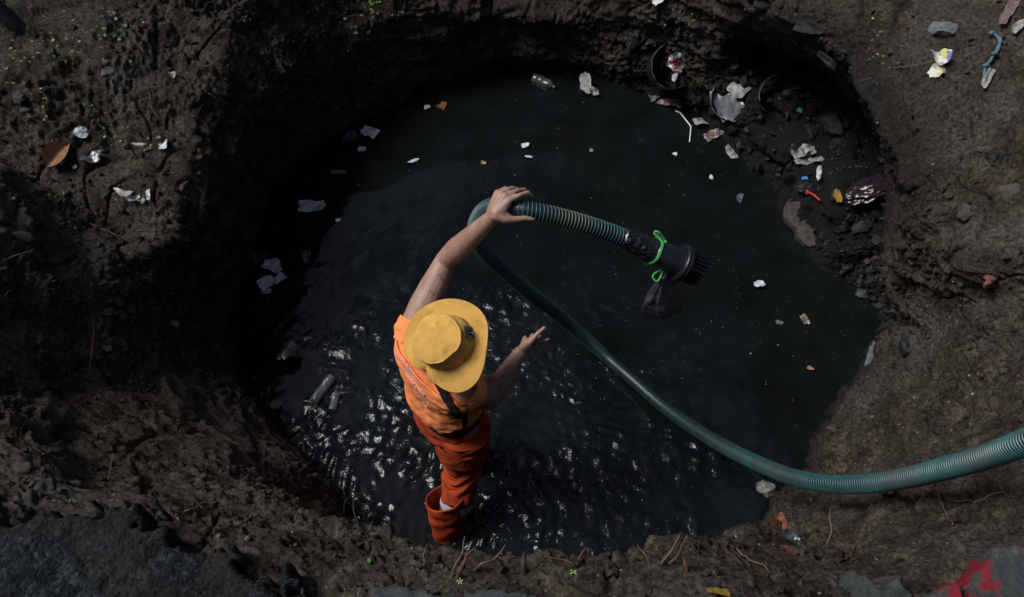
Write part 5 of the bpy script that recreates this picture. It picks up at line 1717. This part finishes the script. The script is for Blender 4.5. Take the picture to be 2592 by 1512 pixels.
# ------------------------------------------------------------------ seedlings
def seedling_mesh(name, nl, rs, size=1.0):
    mb = MB()
    for k in range(nl):
        a = 2 * math.pi * k / nl + rs.uniform(-.25, .25)
        L_ = size * rs.uniform(.75, 1.1); W_ = L_ * rs.uniform(.30, .42)
        V = []
        for u, wv, zz in ((.08, .12, .10), (.4, .8, .32), (.7, 1.0, .42), (.92, .6, .40), (1.0, .1, .36)):
            for sd_ in (-1, 0, 1):
                V.append((math.cos(a) * u * L_ - math.sin(a) * sd_ * wv * W_ / 2, math.sin(a) * u * L_ + math.cos(a) * sd_ * wv * W_ / 2, (zz + .06 * abs(sd_)) * L_ * .7))
        mb.add(V, grid_faces(5, 3))
    v, q, tt = tube_arrays(np.array([[0, 0, -.3 * size], [0, 0, .12 * size]]), .06 * size, 5)
    mb.add(v, q, tt)
    return mb.mesh(name)
_rs = np.random.RandomState(5)
SEED = [seedling_mesh('seedling', nl, _rs) for nl in (4, 5, 4, 6, 3)]
for k, m_ in enumerate(SEED): m_.materials.append(M['green_pale'] if k % 2 else M['green'])
def seedling(px, py, size, label, group):
    p, n_ = hit(px * KD, py * KD)
    if p[2] < .02: return
    o = bpy.data.objects.new('seedling', SEED[_rs.randint(len(SEED))])
    COL.objects.link(o)
    nv_ = Vector(n_ * .5 + np.array([0, 0, .5]))
    o.rotation_euler = nv_.to_track_quat('Z', 'Y').to_euler()
    o.rotation_euler.rotate_axis('Z', _rs.rand() * 6.28)
    o.location = tuple(p + n_ * size * .1)
    o.scale = (size,) * 3
    tag(o, label, 'seedling', group)
def cluster(n, cx, cy, sx, sy, size, label, group):
    for _ in range(n):
        seedling(_rs.normal(cx, sx), _rs.normal(cy, sy), size * _rs.uniform(.7, 1.3), label, group)
LB = ('tiny pale green seedling sprouting on the upper left soil', 'seedlings on the upper left soil')
cluster(34, 270, 75, 45, 45, .0085, *LB); cluster(26, 140, 110, 60, 35, .0085, *LB); cluster(16, 60, 150, 30, 60, .008, *LB)
cluster(22, 330, 340, 60, 22, .0075, *LB); cluster(12, 170, 300, 60, 40, .0075, *LB); cluster(18, 250, 470, 90, 50, .007, *LB); cluster(10, 100, 250, 40, 40, .008, *LB)
LB = ('tiny yellow green weed clinging to the dark back wall', 'weeds on the back wall')
cluster(46, 880, 22, 70, 22, .010, *LB); cluster(24, 790, 60, 70, 40, .008, *LB); cluster(16, 1250, 40, 150, 30, .006, *LB); cluster(18, 1690, 50, 60, 35, .007, *LB)
LB = ('tiny green seedling on the right bank', 'seedlings on the right bank')
cluster(10, 2165, 110, 18, 25, .008, *LB); cluster(10, 2330, 760, 70, 130, .006, *LB); cluster(8, 2280, 1000, 90, 50, .006, *LB)
for a, b_ in ((182, 1237), (282, 1264), (243, 1297), (268, 1302), (160, 1349), (126, 1359), (248, 1368), (104, 1431), (118, 1441), (630, 1436), (430, 1368), (112, 1458), (436, 1278)):
    seedling(a, b_, .0085, 'bright green seedling on the black asphalt', 'seedlings on the asphalt')
seedling(1411, 1410, .012, 'bright green seedling in the middle of the near rim', None)
seedling(1132, 1432, .010, 'small seedling at the foot of the thick red root', None)
seedling(907, 1381, .008, 'lone tiny seedling on the near bank left of the block', None)

# ------------------------------------------------------------------ loose soil, specks on the water, bubbles
def scatter_lumps(name, n, smin, smax, seed, mat, rows, mud=False):
    rs = np.random.RandomState(seed)
    bm = bmesh.new(); bmesh.ops.create_icosphere(bm, subdivisions=1, radius=1)
    bv = np.array([v_.co[:] for v_ in bm.verts]); bf = np.array([[v_.index for v_ in f_.verts] for f_ in bm.faces]); bm.free()
    ok = np.nonzero((GPAR >= rows[0]) & (GPAR <= rows[1]))[0]
    k_ = 14 if mud else 3
    ii = rs.randint(0, GP.shape[0], n * k_); jj = ok[rs.randint(0, len(ok), n * k_)]
    P = GP[ii, jj]
    keep = (P[:, 2] > .05) & (np.abs(P[:, 0]) < 2.9) & (P[:, 1] > .2) & (P[:, 1] < 5.8)
    if mud: keep = (P[:, 2] > -.02) & (P[:, 2] < .62) & (P[:, 0] > .75) & (P[:, 1] > 2.45)
    P = P[keep][:n]; n = len(P)
    size = smin * (smax / smin) ** (rs.rand(n) ** 2.2)
    an = rs.normal(size=(n, 3, 3)); Q, _ = np.linalg.qr(an)
    sc = rs.uniform(.6, 1.3, (n, 1, 3))
    jit = 1 + .34 * rs.normal(size=(n, len(bv), 1))
    V = np.einsum('nij,nkj->nki', Q, bv[None] * sc * jit) * size[:, None, None] + P[:, None] + np.array([0, 0, .25]) * size[:, None, None]
    F = (bf[None] + (np.arange(n) * len(bv))[:, None, None]).reshape(-1, 3)
    return obj(name, mesh_np(name, V.reshape(-1, 3), None, F, smooth=False), mat, kind='stuff', label='wet dark rubble on the black mud slope' if mud else 'loose crumbs of ' + ('pale grit' if mat is M['grit'] else 'soil') + ' strewn over the banks', cat='soil')
scatter_lumps('soil_crumbs', 9000, .0035, .017, 1, M['soil'], (2.0, 6.0))
scatter_lumps('mud_rubble', 900, .006, .040, 4, M['rock_dark'], (.9, 3.6), True)
scatter_lumps('pale_grit', 1100, .002, .007, 2, M['grit'], (2.0, 6.0))

def specks():
    rs = np.random.RandomState(9)
    mb = MB()
    n = 0
    while n < 900:
        a, b_ = (rs.uniform(640, 2150), rs.uniform(180, 1250)) if n < 640 else (abs(rs.normal(0, 55)) + 612 + (60 if n > 800 else 0), rs.normal(690 if n < 800 else 440, 90))
        p, _ = hit(a * KD, b_ * KD)
        if p[2] > .004: n += 1; continue
        r_ = .0016 * (2.2 ** rs.normal(0, .55))
        an = np.linspace(0, 2 * math.pi, 6, endpoint=False) + rs.rand()
        el = rs.uniform(.5, 1)
        V = np.stack([p[0] + r_ * np.cos(an), p[1] + r_ * el * np.sin(an), np.full(6, .0045)], 1)
        top = V.copy(); top[:, 2] += .0015; top[:, :2] = p[:2] + (top[:, :2] - p[:2]) * .8
        VV_ = np.vstack([V, top, [[p[0], p[1], .0066]]])
        T_ = [(6 + k, 6 + (k + 1) % 6, 12) for k in range(6)]
        Q_ = [(k, (k + 1) % 6, 6 + (k + 1) % 6, 6 + k) for k in range(6)]
        mb.add(VV_, Q_, T_); n += 1
    return mb.mesh('floating_specks')
m, t, b = nodemat('specks')
c = ramp(t, noise_node(t, 30, 2, .5, geo_pos(t)).outputs[0], [(.35, (.20, .21, .17)), (.5, (.22, .24, .10)), (.65, (.28, .27, .22))]).outputs[0]
t.links.new(c, b.inputs['Base Color']); b.inputs['Roughness'].default_value = .7
obj('floating_specks', specks(), m, kind='stuff', label='pale yellowish specks floating on the calm sewage', cat='specks')

# ------------------------------------------------------------------ tree added behind the pit, out of the frame, to darken the water's reflection
def tree(name, base, crown_c, crown_r, n, seed, label):
    rs = np.random.RandomState(seed)
    root_ = empty(name, base, label, 'tree')
    base = np.array(base, float); cc = np.array(crown_c, float); cr = np.array(crown_r, float)
    tb = MB()
    tp = catmull(np.array([base - [0, 0, .3], base + [.1, .05, 1.0], base * .5 + cc * .5 + [0, 0, -.3], cc]), 40)
    tb.tube(tp, np.linspace(.17, .05, 40), 12)
    ends = []
    for k in range(16):
        d = rs.normal(size=3); d[2] = abs(d[2]) * .5; d /= np.linalg.norm(d)
        st_ = tp[rs.randint(18, 38)]
        e = cc + d * cr * rs.uniform(.6, .9)
        tb.tube(catmull(np.array([st_, (st_ + e) / 2 + [0, 0, .12], e]), 14), np.linspace(.035, .008, 14), 7)
        ends.append(e)
    obj('trunk', tb.mesh('trunk'), M['root_dark'], root_)
    # leaves gathered in clumps round the branch ends
    ends = np.array(ends)
    cl = ends[rs.randint(len(ends), size=n)] + rs.normal(size=(n, 3)) * cr * .28
    nrm = rs.normal(size=(n, 3)); nrm[:, 2] = np.abs(nrm[:, 2]) + .6; nrm /= np.linalg.norm(nrm, axis=1)[:, None]
    x = np.cross(nrm, rs.normal(size=(n, 3))); x /= np.linalg.norm(x, axis=1)[:, None]; y = np.cross(nrm, x)
    L_ = rs.uniform(.05, .10, (n, 1)); W_ = L_ * .45
    V = np.stack([cl - x * L_, cl - y * W_ + nrm * .008, cl + x * L_, cl + y * W_ + nrm * .008], 1)
    F = np.arange(n * 4).reshape(-1, 4)
    obj('crown', mesh_np('crown', V.reshape(-1, 3), F), M['leaf'], root_)
M['leaf'] = simple('tree_leaf', (.045, .085, .025), .5, .4, 8, .1)
tree('added_tree', (1.6, 9.4, 1.9), (.4, 7.4, 6.0), (2.6, 1.5, 1.5), 20000, 4, 'unseen leafy tree added behind the back wall to darken the water reflection')
